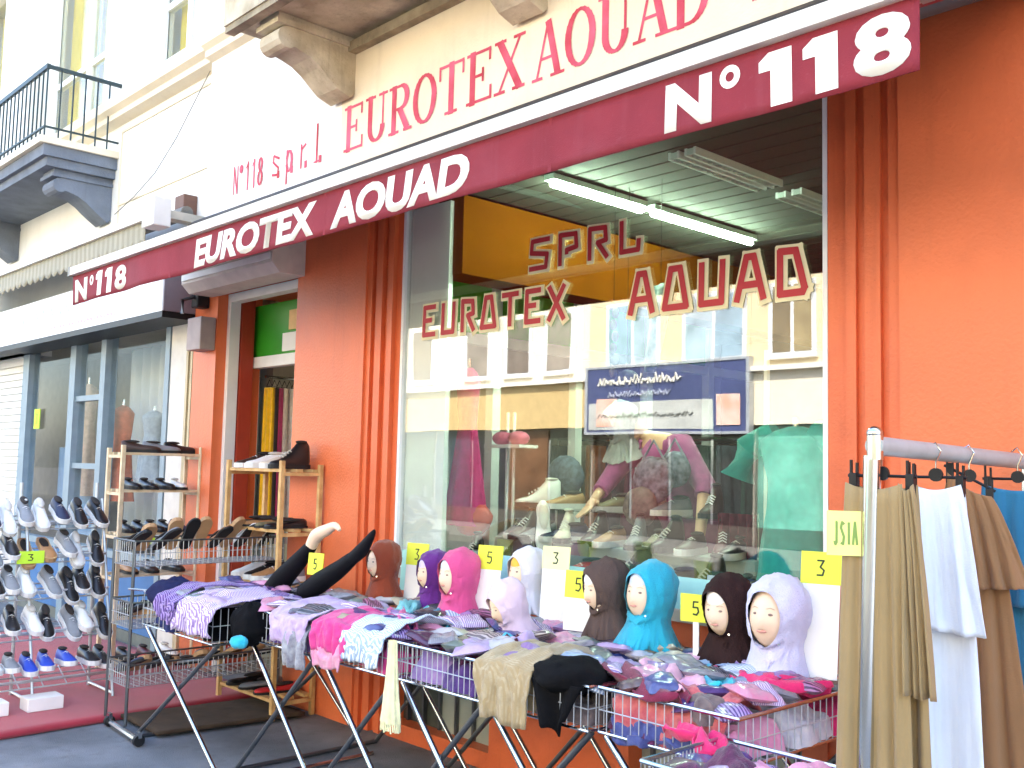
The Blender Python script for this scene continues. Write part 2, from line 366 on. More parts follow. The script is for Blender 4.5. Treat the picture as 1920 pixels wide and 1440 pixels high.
# string course and balcony with scrolled stone brackets
MB().prism([(-.10, 4.50), (-.16, 4.52), (-.16, 4.57), (-.20, 4.60), (-.20, 4.70), (-.14, 4.74), (-.04, 4.74), (-.04, 4.50)], -7.0, -5.5, 'x').build('string_course', CREAMP, SHOP)
bal = sbox('balcony_slab', STONE, -5.5, 1.2, -.76, -.05, 4.10, 4.30)
MB().box(-5.54, 1.24, -.82, -.05, 4.30, 4.36).build('slab_edge', STONE_D, bal)
MB().box(-5.5, 1.2, -.75, -.69, 4.06, 4.099).build('drip_edge', STONE_D, bal)
MB().box(-5.19, 1.2, -.16, -.103, 4.0, 4.06).build('drip_edge', STONE_D, bal)
def bracket(x0, x1, parent, mat, y_out=-.62, zt=4.098, zb=3.72, yw=-.10):
    prof = [(yw, zt), (y_out-.02, zt), (y_out-.02, zt-.05), (y_out+.02, zt-.07)]
    for k in range(9):                               # rolled nose
        a = math.pi*.5+math.pi*1.25*k/8; prof.append((y_out+.045+.065*math.cos(a), zt-.135+.065*math.sin(a)))
    H = zt-zb
    prof += [(y_out+.13, zt-.19), (y_out+.20, zt-.21), (y_out+.27, zt-.25), (y_out+.33, zt-.30), (y_out+.39, zt-.345), (y_out+.45, zb+.012), (yw-.03, zb), (yw, zb+.03)]
    o = MB().prism(prof, x0, x1, 'x').build('bracket', mat, parent, bevel=.006)
    MB().box(x0-.015, x1+.015, y_out-.035, yw, zt-.07, zt-.04).build('fillet', mat, o)
    return o
bracket(-5.28, -5.06, bal, STONE); bracket(-3.62, -3.40, bal, STONE); bracket(-1.95, -1.73, bal, STONE)
rb = sbox('railing', BLACKM, -5.45, 1.15, -.76, -.73, 5.30, 5.34, parent=bal)
for k in range(45): MB().box(-5.43+k*.148, -5.415+k*.148, -.752, -.737, 4.36, 5.30).build('baluster', BLACKM, rb)

# doorway
door = sbox('door_frame', WHITEM, -6.80, -6.755, .02, .10, 0, 2.72)
MB().box(-6.755, -5.70, .02, .10, 2.66, 2.72).build('head', WHITEM, door)
MB().box(-6.795, -5.70, .22, .29, 2.19, 2.27).build('transom', WHITEM, door)
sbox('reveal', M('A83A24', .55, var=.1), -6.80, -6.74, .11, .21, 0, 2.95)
sbox('lintel_leak_block', ORANGE_D, -6.80, -5.70, .105, .50, 2.722, 3.199)  # block added over the door to stop sky light leaking in
GREENP = M('2F9A1E', .4, var=.1, scale=3)
sbox('transom_panel', GREENP, -6.795, -5.70, .24, .26, 2.275, 2.655)
MB().box(-6.36, -6.16, .225, .237, 2.29, 2.42).build('notice', CARD, door)
MB().box(-6.28, -6.16, .225, .237, 2.44, 2.58).build('notice', M('F1C98A', .7), door)
sh = MB().prism([(-.30, 2.76), (-.30, 3.0), (-.20, 3.06), (-.055, 3.06), (-.055, 2.70), (-.24, 2.70)], -6.90, -5.62, 'x').build('shutter_box', M('CFC9BF', .6, var=.1, bump=.1), SHOP)
MB().box(-6.88, -5.64, -.312, -.302, 2.78, 2.82).build('edge_strip', WHITEM, sh)
# ------------------------------------------------------------------ room behind the glass
FLOOR = M('8B7F70', .5, var=.15); IWALL = M('D0C8B8', .7, var=.08)
sbox('shop_floor', FLOOR, -7.0, 3.8, .25, 7.8, -.05, .02)
sbox('inner_wall', IWALL, -1.60, -1.50, .46, 7.8, .02, 3.0)
sbox('inner_wall', M('7E7565', .7, var=.1), -7.0, -1.6, 6.4, 6.5, .02, 3.0)
sbox('inner_wall', IWALL, -7.05, -6.95, .50, 6.4, .02, 3.0)
CEIL = M('46463C', .9, var=.08, scale=4)
ce = sbox('ceiling', M('4B4B44', .7), -6.95, -1.6, .06, 6.4, 3.02, 3.06)
for k in range(44):
    y0 = .07+k*.144
    MB().box(-4.16, -1.62, y0, y0+.128, 3.0, 3.018).build('slat', CEIL, ce)
sbox('bulkhead', M('5E3005', .95, var=.1, scale=6, spec=.0), -4.42, -4.20, .07, 6.3, 2.56, 3.0)
sbox('inner_ceiling', IWALL, -6.94, -4.42, .07, 6.3, 2.98, 3.0)
pa = sbox('partition', WHITEM, -5.02, -4.96, .20, 4.2, 2.70, 2.78)
MB().box(-5.02, -4.96, .20, 4.2, 2.30, 2.37).build('rail', WHITEM, pa)
for k in range(5):
    y0 = .2+k*.8
    MB().box(-5.025, -4.955, y0, y0+.07, .02, 2.699).build('post', WHITEM, pa)
    if k < 4: MB().box(-4.995, -4.985, y0+.075, y0+.795, 2.372, 2.698).build('green_panel', M('3FBF22', .4, var=.08), pa)
sbox('grey_panel', M('F2F4F0', .6, var=.03), -4.628, -4.285, .045, .075, z_sill, 2.98)
# lit tubes, one thing each
TUBE = M('DDFFE4', .4, emit=36.0)
for k, (y0, y1) in enumerate(((.09, .84), (.90, 1.92))):
    t = thing('tube_light', ('lit fluorescent batten on the shop ceiling close behind the glass', 'lit fluorescent batten on the shop ceiling deeper in the room')[k], 'ceiling light', (-3.56, (y0+y1)/2, 2.995), 0, 'lit tubes on the shop ceiling')
    L = (y1-y0)/2
    MB().box(-.035, .035, -L, L, -.03, 0).build('batten', M('D8E6D8', .5), t)
    MB().tube([(0, -L+.02, -.048), (0, L-.02, -.048)], .016, 10).build('tube', TUBE, t)
for k, (x, y0, y1) in enumerate(((-2.84, .24, .98), (-2.84, 1.16, 1.9), (-2.84, 2.3, 3.0))):
    t = thing('louvre_light', ('unlit louvred twin ceiling light near the window', 'unlit louvred twin ceiling light behind the first one', 'unlit louvred twin ceiling light deep in the shop')[k], 'ceiling light', (x, (y0+y1)/2, 2.998), 0, 'louvred lights on the shop ceiling')
    L = (y1-y0)/2
    for s in (-.075, .02):
        MB().box(s, s+.012, -L, L, -.035, 0).build('side', WHITEM, t); MB().box(s+.05, s+.062, -L, L, -.035, 0).build('side', WHITEM, t)
        for j in range(18): MB().box(s+.013, s+.049, -L+2*L*j/18, -L+2*L*j/18+.012, -.033, -.004).build('louvre', M('C9D2CC', .4), t)

# ================================================================== neighbouring building
NB = thing('neighbour_building', 'white rendered building with iron balcony, tall upper windows and blue grey shop front', 'building', (0, 0, 0))
def nbox(name, mat, *a, parent=NB, bevel=0.): return MB().box(*a).build(name, mat, parent, bevel=bevel)
NX0 = -15.0
nbox('wall', WHITEP, NX0, -7.17, -.0, .5, 3.05, 4.50)
nbox('wall', WHITEP, -7.17, -7.002, -.0, .5, 2.96, 4.50)
MB().prism([(-.0, 4.50), (-.10, 4.52), (-.10, 4.57), (-.15, 4.60), (-.15, 4.69), (-.08, 4.74), (.0, 4.74), (.0, 4.50)], NX0, -7.003, 'x').build('string_course', CREAMP, NB)
for k, (z, xa, xb) in enumerate(((3.75, -8.9, -7.02), (4.42, -8.9, -7.02))): nbox('band', CREAMP, xa, xb, -.012, -.001, z, z+.02)
nbox('band', CREAMP, -8.92, -8.90, -.012, -.001, 3.3, 4.44); nbox('band', M('C9C2B4', .8), -7.03, -7.01, -.012, -.001, 3.1, 4.48)
# upper storey: openings between wall pieces, windows set back
UZ = 4.74; ops = [(-14.2, -12.7, 4.80), (-11.55, -9.45, 4.42), (-8.72, -7.55, 4.86)]
xs = NX0
for (a, b, zs) in ops:
    nbox('wall', WHITEP, xs, a, .0, .5, UZ, 9.2); xs = b
    nbox('wall', WHITEP, a, b, .0, .5, 7.3, 9.2)
    if zs > UZ: nbox('wall', WHITEP, a, b, .0, .5, UZ, zs)
    w = nbox('window', WHITEM, a, a+.08, .22, .30, max(zs, UZ), 7.3)
    MB().box(b-.08, b, .22, .30, max(zs, UZ), 7.3).build('stile', WHITEM, w); MB().box((a+b)/2-.05, (a+b)/2+.05, .22, .30, max(zs, UZ), 7.3).build('mullion', WHITEM, w)
    MB().box(a+.08, b-.08, .235, .295, 5.55, 5.61).build('glazing_bar', WHITEM, w)
    MB().box(a+.08, b-.08, .25, .26, max(zs, UZ), 7.3).build('pane', WGLASS, w)
    MB().grid(lambda u, v, a=a, b=b: (a+.1+(b-a-.2)*u, .36+.02*math.sin(u*60), UZ+2.5*v), 40, 2).build('curtain', M('E3C43E', .85, var=.1), w)
    nbox('dark_room', M('8E8A80', .9), a, b, .48, .499, UZ, 7.3)
nbox('wall', WHITEP, xs, -7.002, .0, .5, UZ, 9.2)
for a in (-9.30, -8.86, -7.4, -11.75, -12.55): nbox('pilaster', WHITEP, a, a+.10, -.04, -.001, UZ+.001, 9.2)
nbox('roof', M('6A4B3E', .9), NX0, -7.01, .0, 8.0, 9.2, 9.35)
nbox('inner_wall', M('CFCBC2', .9, var=.06), NX0, -7.06, 1.2, 1.3, 0, 2.699)
nbox('side_wall', WHITEP, NX0-.2, NX0, 0, 8.0, 0, 9.2)
# balcony with iron rail
nb = nbox('balcony_slab', GREYST, -14.5, -9.0, -.64, -.001, 4.10, 4.20)
MB().box(-14.5, -9.03, -.60, -.001, 4.02, 4.099).build('moulding', GREYST, nb); MB().box(-14.5, -8.97, -.68, -.001, 4.20, 4.26).build('slab_edge', CREAMP, nb)
bracket(-9.35, -9.08, nb, GREYST, y_out=-.50, zt=4.019, zb=3.62, yw=-.001); bracket(-11.9, -11.63, nb, GREYST, y_out=-.50, zt=4.019, zb=3.62, yw=-.001)
IRON = M('3E4A4C', .5, .6, var=.15)
rl = MB().box(-14.5, -8.99, -.655, -.625, 4.86, 4.90).build('hand_rail', IRON, nb)
MB().box(-9.02, -8.99, -.624, -.002, 4.865, 4.895).build('hand_rail', IRON, nb)
MB().box(-14.5, -8.995, -.65, -.63, 4.34, 4.355).build('bottom_rail', IRON, nb); MB().box(-9.015, -8.995, -.629, -.002, 4.34, 4.355).build('bottom_rail', IRON, nb)
for k in range(44): MB().box(-9.012-k*.11, -9.0-k*.11, -.646, -.634, 4.26, 4.86).build('baluster', IRON, nb)
for k in range(5): MB().box(-9.012, -9.0, -.53+k*.105, -.518+k*.105, 4.26, 4.865).build('baluster', IRON, nb)
# ground floor shop front: frames, panes, base
FR = GREYBL
nbox('base_wall', M('3F6FA3', .6, var=.15, scale=4), -10.95, -7.18, .0, .2, .10, .66)
nbox('base_wall', M('6B6F68', .8, var=.15), -10.95, -7.18, -.012, .2, 0, .098)
for a, b in ((-11.15, -10.97), (-9.80, -9.66), (-9.05, -8.94), (-7.72, -7.64)): nbox('post', FR, a, b, -.03, .08, 0, 2.62)
for a, b, z in ((-9.66, -9.05, 2.02), (-9.66, -9.05, 1.40)): nbox('rail', FR, a, b, -.01, .05, z, z+.05)
nbox('rail', FR, -10.97, -7.72, -.02, .07, 2.58, 2.66); nbox('rail', FR, -10.97, -7.72, -.02, .07, .66, .72)
for a, b in ((-10.96, -9.81), (-9.65, -9.06), (-8.93, -7.73)): nbox('pane', NGLASS, a, b, .02, .028, .73, 2.575)
nbox('corner_post', M('D8D5CC', .7, var=.08), -7.63, -7.36, -.02, .3, 0, 2.62)
for x in (-7.34, -7.27, -7.21): nbox('conduit', M('C3B48F', .6, var=.1), x, x+.035, -.03, .06, 0, 2.7)
nbox('inner_ceiling', IWALL, NX0, -7.06, .2, 3.0, 2.7, 3.049)
nbox('interior_floor', FLOOR, NX0, -7.06, .2, 3.0, 0, .6)
# roller shutter beyond
rs = nbox('roller_shutter', M('E4E2DC', .5, var=.04), -14.5, -11.16, .05, .07, 0, 2.55)
for k in range(34): MB().box(-14.45, -11.17, .025, .049, .02+k*.074, .02+k*.074+.062).build('slat', M('E4E2DC', .5, var=.04), rs)
nbox('shutter_hood', M('E1DED6', .6), -14.5, -11.0, -.12, .2, 2.55, 3.05)
# sign box
sg = nbox('sign_box', M('F1F0EC', .5, var=.03), -12.6, -7.19, -.31, -.001, 2.60, 2.96)
MB().box(-12.6, -7.17, -.315, -.001, 2.55, 2.598).build('lower_trim', BLACKM, sg); MB().box(-7.188, -7.165, -.31, -.001, 2.60, 2.96).build('end_plate', M('8D8488', .5, var=.1), sg)
text_mesh('www.', -9.2, -8.1, 2.64, 2.70, -.3125, M('D9A6A6', .7), sg, 'faded_lettering', .0) if False else None
FADE = M('DDB7BA', .8, var=.05); FADB = M('C9D3E0', .8, var=.05)
for k in range(22):                                  # washed-out lettering, no longer legible
    x = -9.6+k*.072
    strokes([[(0, 0), (.1, .9), (.6, .2), (1, .9)] if k % 3 else [(0, .9), (.2, 0), (1, .6)]], x, 2.645, .05, .045, -.3125, .010, FADE, sg, 'faded_letter')
for k in range(9):
    strokes([[(0, 0), (.3, 1), (.7, .1), (1, 1)]], -10.4+k*.2, 2.76, .13, .10, -.3125, .02, FADB, sg, 'faded_letter')

# ================================================================== awnings
AW = thing('shop_awning', 'burgundy folding awning with white shop name lettering on its long valance', 'awning', (0, 0, 0))
AX0, AX1, AYF = -6.93, -1.105, -1.05
def vrip(x, v): return (.012*fbm(x*.8, .3, 3)+.006*math.sin(x*7+2*fbm(x, 0, 5)))*(.25+.75*v)
def valance(u, v):
    x = AX0+(AX1-AX0)*u
    return (x, AYF-.002+vrip(x, v), 2.712-.194*v+.004*fbm(x*2, 0, 9)*v)
vl = MB().grid(valance, 240, 6).build('valance', BURG, AW, True, solid=.004)
MB().box(AX0-.01, AX1+.01, AYF-.03, AYF+.05, 2.716, 2.768).build('front_bar', M('D9D2C4', .5, var=.12, scale=8, bump=.1), AW)
for x in (AX0, AX1): MB().box(x-.016, x+.016, AYF-.032, AYF+.052, 2.712, 2.772).build('end_cap', M('8B8880', .5), AW)
# sloping canvas from the wall roller to the front bar
MB().grid(lambda u, v: (AX0+.02+(AX1-AX0-.04)*u, AYF+.05+(.86)*v, 2.765+.37*v-.03*math.sin(math.pi*v)), 30, 8).build('canvas', BURG, AW, True, solid=.003)
MB().tube([(AX0, -.155, 3.13), (AX1+.5, -.155, 3.13)], .05, 12).build('roller', M('77736C', .5, .3), AW, True)
MB().prism([(-.235, 3.10), (-.235, 3.225), (-.19, 3.262), (-.105, 3.262), (-.105, 3.205), (-.20, 3.20)], AX0-.05, 1.2, 'x').build('hood', M('2B2724', .6, var=.2), AW)
MB().box(AX1+.0, 1.2, -.145, -.061, 3.02, 3.085).build('wall_rail', M('9C968C', .5, .3, var=.1), AW)
for x in (-6.3, -4.1, -1.9):
    a = MB().tube([(x, -.14, 3.07), (x+.42, -.62, 2.93)], .018, 8).build('folding_arm', M('B9B6AE', .4, .6), AW, True)
    MB().tube([(x+.42, -.62, 2.93), (x+.1, AYF+.03, 2.74)], .016, 8).build('forearm', M('B9B6AE', .4, .6), a, True)
yl = AYF-.0055
for xs_ in (-5.42, -3.84, -2.42): MB().grid(lambda u, v, xs_=xs_: (xs_+.016*u, AYF-.0045+vrip(xs_+.016*u, v), 2.711-.192*v), 1, 6).build('seam', BURG, vl)
def follow(o):                                       # painted letters follow the ripple of the cloth
    for v in o.data.vertices: v.co.y += vrip(v.co.x, (2.712-v.co.z)/.194)
    return o
def vtext(t, x0, x1, z0, z1, sh=0., b=.035): return follow(text_mesh(t, x0, x1, z0, z1, yl, LETTERW, vl, 'lettering', b, sh, .001))
def degree(cx, cz, r, w):
    b = MB(); n = 20
    vs = [(cx+q*math.cos(2*math.pi*k/n), yl, cz+q*math.sin(2*math.pi*k/n)) for q in (r, r-w) for k in range(n)]
    b.add(vs, [(k, (k+1) % n, n+(k+1) % n, n+k) for k in range(n)]); return follow(b.build('degree_ring', LETTERW, vl, solid=.001))
def one(x0, x1, z0=2.532, z1=2.69):
    w = x1-x0; P = [(x0+w*.36, z0), (x1, z0), (x1, z1), (x0+w*.30, z1), (x0, z1-.022), (x0, z1-.052), (x0+w*.36, z1-.052)]
    follow(MB().prism(P, yl-.0005, yl+.0005, 'y').build('lettering', LETTERW, vl))
vtext('N', -6.88, -6.66, 2.53, 2.68, .0, .05); degree(-6.58, 2.647, .033, .019)
for x in (-6.50, -6.345): one(x, x+.105)
vtext('8', -6.19, -6.03, 2.532, 2.684, 0, .04)
vtext('EUROTEX', -5.12, -3.90, 2.532, 2.69, .12, .045); vtext('AOUAD', -3.78, -2.83, 2.532, 2.69, .12, .045)
vtext('N', -1.905, -1.735, 2.535, 2.688, 0, .05); degree(-1.672, 2.655, .035, .02)
for x in (-1.575, -1.435): one(x, x+.105)
vtext('8', -1.285, -1.125, 2.532, 2.694, 0, .045)
# neighbour's folded awning: beige, scalloped valance
NA = thing('scalloped_awning', 'beige striped folding awning with scalloped valance on the white building', 'awning', (0, 0, 0))
BEI = M('A9A288', .85, var=.1, scale=3, kind='cloth', bump=.2, bscale=200, stripe=('948D74', 3.2, 'X'))
def nval(u, v):
    x = -12.5+5.2*u
    return (x, -.42+.012*fbm(x, v, 2)*v, 3.27-(.15+.035*abs(math.sin(x*math.pi/.16)))*v)
MB().grid(nval, 500, 4).build('valance', BEI, NA, True, solid=.004)
MB().box(-12.5, -7.29, -.45, -.39, 3.272, 3.32).build('front_bar', M('E6E2D6', .5), NA)
MB().grid(lambda u, v: (-12.48+5.18*u, -.39+.30*v, 3.315+.10*v), 12, 4).build('canvas', BEI, NA, True, solid=.003)
MB().tube([(-12.5, -.10, 3.40), (-7.3, -.10, 3.40)], .05, 12).build('roller', M('77736C', .5, .3), NA, True)
cs = MB().box(-7.26, -7.06, -.47, -.33, 3.20, 3.42).build('bracket_box', M('DAD8D2', .5, var=.06), NA, bevel=.01)
MB().box(-7.22, -7.10, -.329, -.01, 3.28, 3.34).build('arm', M('BBB6AA', .5, .3), NA)
mb_ = tag(MB().box(-.10, .10, -.14, 0, -.11, .11).build('junction_box', M('6A4A3C', .6, var=.1), bevel=.008), 'brown junction box on white wall over the awning bracket', 'junction box'); mb_.location = (-7.42, -.003, 3.46); mb_.scale = (.8, .8, .85)
# security camera / awning winch left of the door
wn = thing('awning_winch', 'dark metal awning winch bracket on the orange door pier', 'winch', (-6.98, -.06, 2.72))
MB().box(-.05, .05, -.10, 0, -.10, .08).build('housing', BLACKM, wn, bevel=.01); MB().tube([(0, -.10, -.02), (.02, -.2, -.06), (.03, -.2, -.16)], .014, 8).build('crank_eye', STEELD, wn, True)
bx = tag(MB().box(-.11, .11, -.12, 0, -.12, .12).build('meter_box', M('A89A98', .6, var=.15), bevel=.008), 'pinkish grey metal box between sign box and orange pier', 'meter box'); bx.location = (-6.92, -.062, 2.42)
# loose cable down the white wall
tag(MB().tube([at(*p, Y=-.03) for p in ((405, 112), (378, 165), (330, 260), (290, 325), (250, 370), (215, 402))], .004, 6).build('cable', M('6E6C68', .6), None, True), 'thin dark cable hanging diagonally across the white wall', 'cable')
tag(MB().tube([at(*p, Y=-.02) for p in ((395, 240), (394, 300))], .006, 6).build('cable_stub', M('4A4845', .6), None, True), 'short dark cable end on the edge of the white wall panel', 'cable')

# ================================================================== houses across the street (seen in the glass)
YO = -14.6
def opp_house(name, label, x0, x1, h, wm, fm, wins, zf=3.72, frame=WHITEM, panes=('7C6E63', 'A09486')):
    t = thing(name, label, 'building', ((x0+x1)/2, YO, 0), 0, 'houses across the street'); cx = (x0+x1)/2
    MB().box(x0-cx, x1-cx, -8, 0, zf, h).build('wall', wm, t)
    MB().box(x0-cx+.02, x1-cx-.02, -8, -.02, 2.5, zf-.101).build('fascia', fm, t)
    MB().box(x0-cx, x1-cx, -.3, .12, zf-.10, zf-.001).build('string_course', WHITEP, t)
    for i, (a, b, z0, z1, two) in enumerate(wins):
        w = MB().box(a-cx-.06, b-cx+.06, -.05, .035, z0-.06, z1+.06).build('window', frame, t)
        ns = 2 if two else 1
        for k in range(ns):
            q = (b-a)/ns
            MB().box(a-cx+q*k+.04, a-cx+q*(k+1)-.04, .036, .045, z0+.02, z1-.02).build('pane', M(panes[(i+k) % len(panes)], .15, var=.25, scale=2), w)
        MB().box(a-cx-.1, b-cx+.1, .0, .10, z0-.12, z0-.061).build('sill', WHITEP, w)
    return t
def wrow(xs, w, z0=3.95, z1=5.35, two=True): return [(x, x+w, z, z+1.45, two) for x in xs for z in (z0,)]
CR1 = M('E4D2AC', .85, var=.06, scale=1); CR2 = M('EDE4CE', .85, var=.05, scale=1); CR3 = M('EBD9B2', .85, var=.08, scale=1)
def shopfront(t, x0, x1, cxx, cols):
    n = len(cols); q = (x1-x0)/n
    for k, c in enumerate(cols):
        MB().box(x0-cxx+q*k+.05, x0-cxx+q*(k+1)-.05, -.25, -.2, .4, 2.48).build('shop_window', M(c, .12, var=.35, scale=1.5), t)
        if k == 0: MB().box(x0-cxx-.0, x0-cxx+.049, -.26, -.1, 0, 2.499).build('post', M('8A857A', .6), t)
    MB().box(x0-cxx+.05, x1-cxx-.05, -.3, -.18, 0, .399).build('plinth', M('4A4640', .8), t)
h1 = opp_house('cream_house', 'cream house across the street with pale blue double windows', -16.6, -12.0, 7.4, CR1, CR3, wrow((-16.0, -13.7), 1.55), panes=('9DB6C4', 'B4C8D2'))
shopfront(h1, -16.6, -12.0, -14.3, ('3A2E2A', '4F2A2A', '3C4440', '2E2C2C'))
h2 = opp_house('white_house', 'white house across the street above a yellow shop fascia', -24.2, -16.61, 7.2, CR2, M('C9AE78', .7, var=.12), wrow((-23.6, -21.2, -19.6, -18.1), .9, two=False))
shopfront(h2, -24.2, -16.61, -20.4, ('40503F', '2F3F4A', '24242E', '6A4A34', '3E4438'))
h3 = opp_house('pale_house', 'pale house across the street with white framed twin windows', -11.99, -6.0, 7.6, CR1, CR2, wrow((-11.5, -8.9), .95), panes=('8A7B5E', 'A4936C'))
shopfront(h3, -11.99, -6.0, -9.0, ('6E9E90', '7FB3A2', '5F7A72'))
h4 = opp_house('tall_house', 'tall plain house across the street past the white house', -33, -24.21, 7.8, CR2, CR1, wrow((-32, -29, -26.5), 1.2))
shopfront(h4, -33, -24.21, -28.6, ('C9CDCB', '55585A', 'B9B4A6'))
h5 = opp_house('corner_house', 'plain cream house across the street beside the pale house', -5.99, 14, 7.3, CR1, CR3, wrow((-5, -2, 1, 4, 7, 10), 1.2))
shopfront(h5, -5.99, 14, 4.0, ('55585A', '40503F', '3A2E2A', '55585A'))
os_ = thing('blue_shop_sign', 'blue shop sign with white script mirrored in the display window', 'sign', (-14.25, YO+.02, 3.12))
sb_ = MB().box(-2.25, 2.25, 0, .14, -.75, .75).build('panel', M('454E78', .5, var=.15, scale=1), os_)
for x0, x1, z0, z1 in ((-2.33, 2.33, .751, .81), (-2.33, 2.33, -.81, -.751), (-2.33, -2.251, -.75, .75), (2.251, 2.33, -.75, .75)): MB().box(x0, x1, -.01, .16, z0, z1).build('frame', M('B9BCC0', .4, .4), os_)
MB().box(-2.2, 1.4, .141, .150, -.70, -.05).build('banner', M('B9BCB8', .7, var=.15, scale=2), os_)
for x in (-1.95, 1.5): MB().box(x, x+.6, .151, .160, -.62, .05).build('poster', M('F0E2D8', .6, var=.1, scale=3, c2='E8A58C'), os_)
def script(x0, z0, n, w, h, sw, mat):                # row of unreadable cursive strokes, facing the street
    b = MB()
    for k in range(n):
        x = x0+k*w; pts = [(x, z0), (x+w*.3, z0+h*rnd.uniform(.4, 1)), (x+w*.6, z0+h*rnd.uniform(0, .3)), (x+w*1.0, z0+h*rnd.uniform(.2, .9))]
        b.tube([(p[0], .165, p[1]) for p in pts], sw, 5)
    return b.build('script', mat, os_)
script(-1.9, .36, 13, .19, .26, .028, LETTERW); script(-1.6, .08, 11, .17, .15, .018, M('C7CDE0', .6)); script(-1.9, -.42, 14, .2, .14, .014, M('6E716E', .7))

# ================================================================== shoes
def shoe_parts(kind):
    L = .27; U = [0, .06, .16, .3, .45, .6, .75, .88, .96, 1]
    W = [.018, .029, .034, .032, .033, .038, .042, .038, .026, .010]
    Hs = {'sneaker': [.080, .098, .100, .088, .082, .070, .054, .046, .040, .030],
          'flat': [.050, .058, .056, .048, .036, .034, .036, .034, .030, .024],
          'boot': [.150, .168, .172, .165, .120, .078, .058, .050, .044, .034],
          'loafer': [.078, .084, .082, .072, .060, .054, .050, .046, .038, .028],
          'sandal': [.030, .032, .032, .030, .030, .048, .050, .040, .028, .024]}[kind]
    st = {'loafer': .016, 'sneaker': .026, 'flat': .012, 'boot': .022, 'sandal': .024}[kind]
    up = MB(); rr = []
    for u, w, h in zip(U, W, Hs):
        q = []
        for k in range(12):
            a = 2*math.pi*k/12; y = math.cos(a); z = math.sin(a)
            q.append((u*L, w*y*(1-.18*max(z, 0)), st+(h-st)*max(0, (z+.25)/1.25)**.8))
        rr.append(q)
    up.rings(rr)
    so = MB(); poly = [(u*L-.004+(.008 if u > .5 else 0), w+.004) for u, w in zip(U, W)]; poly += [(x, -w) for x, w in reversed(poly)]
    if kind == 'flat': so.prism(poly, 0, st+.001, 'z')
    else: so.prism(poly, 0, st+.004, 'z')
    co = MB(); hb = Hs[2]
    if kind == 'boot': co.ellipsoid((.055, 0, .166), .042, .024, .010, 12, 6)
    elif kind == 'loafer': co.ellipsoid((.066, 0, .076), .058, .025, .011, 12, 6)
    elif kind == 'sneaker': co.ellipsoid((.066, 0, .093), .058, .025, .012, 12, 6)
    elif kind == 'flat': co.ellipsoid((.085, 0, .047), .080, .026, .0125, 12, 6)
    else: co.ellipsoid((.07, 0, .030), .065, .027, .006, 12, 6)
    la = MB()
    if kind in ('sneaker', 'boot'):
        for k in range(4):
            x = .135+.018*k; zz = Hs[4]-.002-(x-.12)*.42 if kind == 'sneaker' else .118-(x-.12)*.62
            la.tube([(x, -.019, zz-.006), (x, 0, zz+.005), (x, .019, zz-.006)], .0035, 5)
    ms = {'upper': up.mesh('upper', True, 60), 'sole': so.mesh('sole'), 'lining': co.mesh('lining', True)}
    if la.v: ms['laces'] = la.mesh('laces', True)
    return ms
SHOES = {k: shoe_parts(k) for k in ('sneaker', 'loafer', 'flat', 'boot', 'sandal')}
LEATH = {'black': M('1C1B1D', .35, var=.3), 'white': M('E8E8E4', .5, var=.05), 'navy': M('232A45', .5, var=.2), 'grey': M('83868A', .6, var=.15),
         'dark brown': M('3E2A20', .45, var=.2), 'tan': M('A97B4E', .5, var=.15), 'blue': M('2747B5', .5, var=.15), 'red': M('C02A2C', .4, var=.1),
         'cream': M('D9CFBB', .5, var=.1), 'olive': M('6E6648', .6, var=.15), 'maroon': M('5A2229', .5, var=.2)}
LIN = M('2C2724', .9); LINW = M('C9C4BA', .9); SOLEB = M('1A1A1A', .7); SOLEW = M('E4E3DE', .6, var=.05); SOLET = M('B58E63', .6)
NTH = ('first', 'second', 'third', 'fourth', 'fifth', 'sixth', 'seventh', 'eighth', 'ninth', 'tenth', 'eleventh', 'twelfth', 'thirteenth', 'fourteenth', 'fifteenth', 'sixteenth', 'seventeenth', 'eighteenth')
def shoe(kind, colr, loc, yaw, pitch, place, group, roll=0., sc=1.):
    m = Matrix.Translation(loc) @ Matrix.Rotation(yaw, 4, 'Z') @ Matrix.Rotation(pitch, 4, 'Y') @ Matrix.Rotation(roll, 4, 'X') @ Matrix.Scale(sc, 4)
    nm = {'loafer': 'loafer', 'sneaker': 'sneaker', 'flat': 'flat_shoe', 'boot': 'ankle_boot', 'sandal': 'mule'}[kind]
    wd_ = {'loafer': 'loafer', 'sneaker': 'sneaker', 'flat': 'slip-on shoe', 'boot': 'ankle boot', 'sandal': 'mule'}[kind]
    t = bpy.data.objects.new(nm, None); col.objects.link(t); t.empty_display_size = .05; t.matrix_world = m
    tag(t, '%s %s %s' % (colr, wd_, place), 'shoe', group)
    for p, me in SHOES[kind].items():
        mt = LEATH[colr] if p == 'upper' else (SOLEW if kind == 'sneaker' else SOLET if kind == 'sandal' else SOLEB) if p == 'sole' else (LINW if colr in ('black', 'navy') and p == 'laces' else SOLEW if p == 'laces' else LINW if colr in ('white', 'cream') else LIN)
        inst(me, p, mt, t)
    return t
ORD = ('lowest', 'second', 'third', 'fourth', 'top')
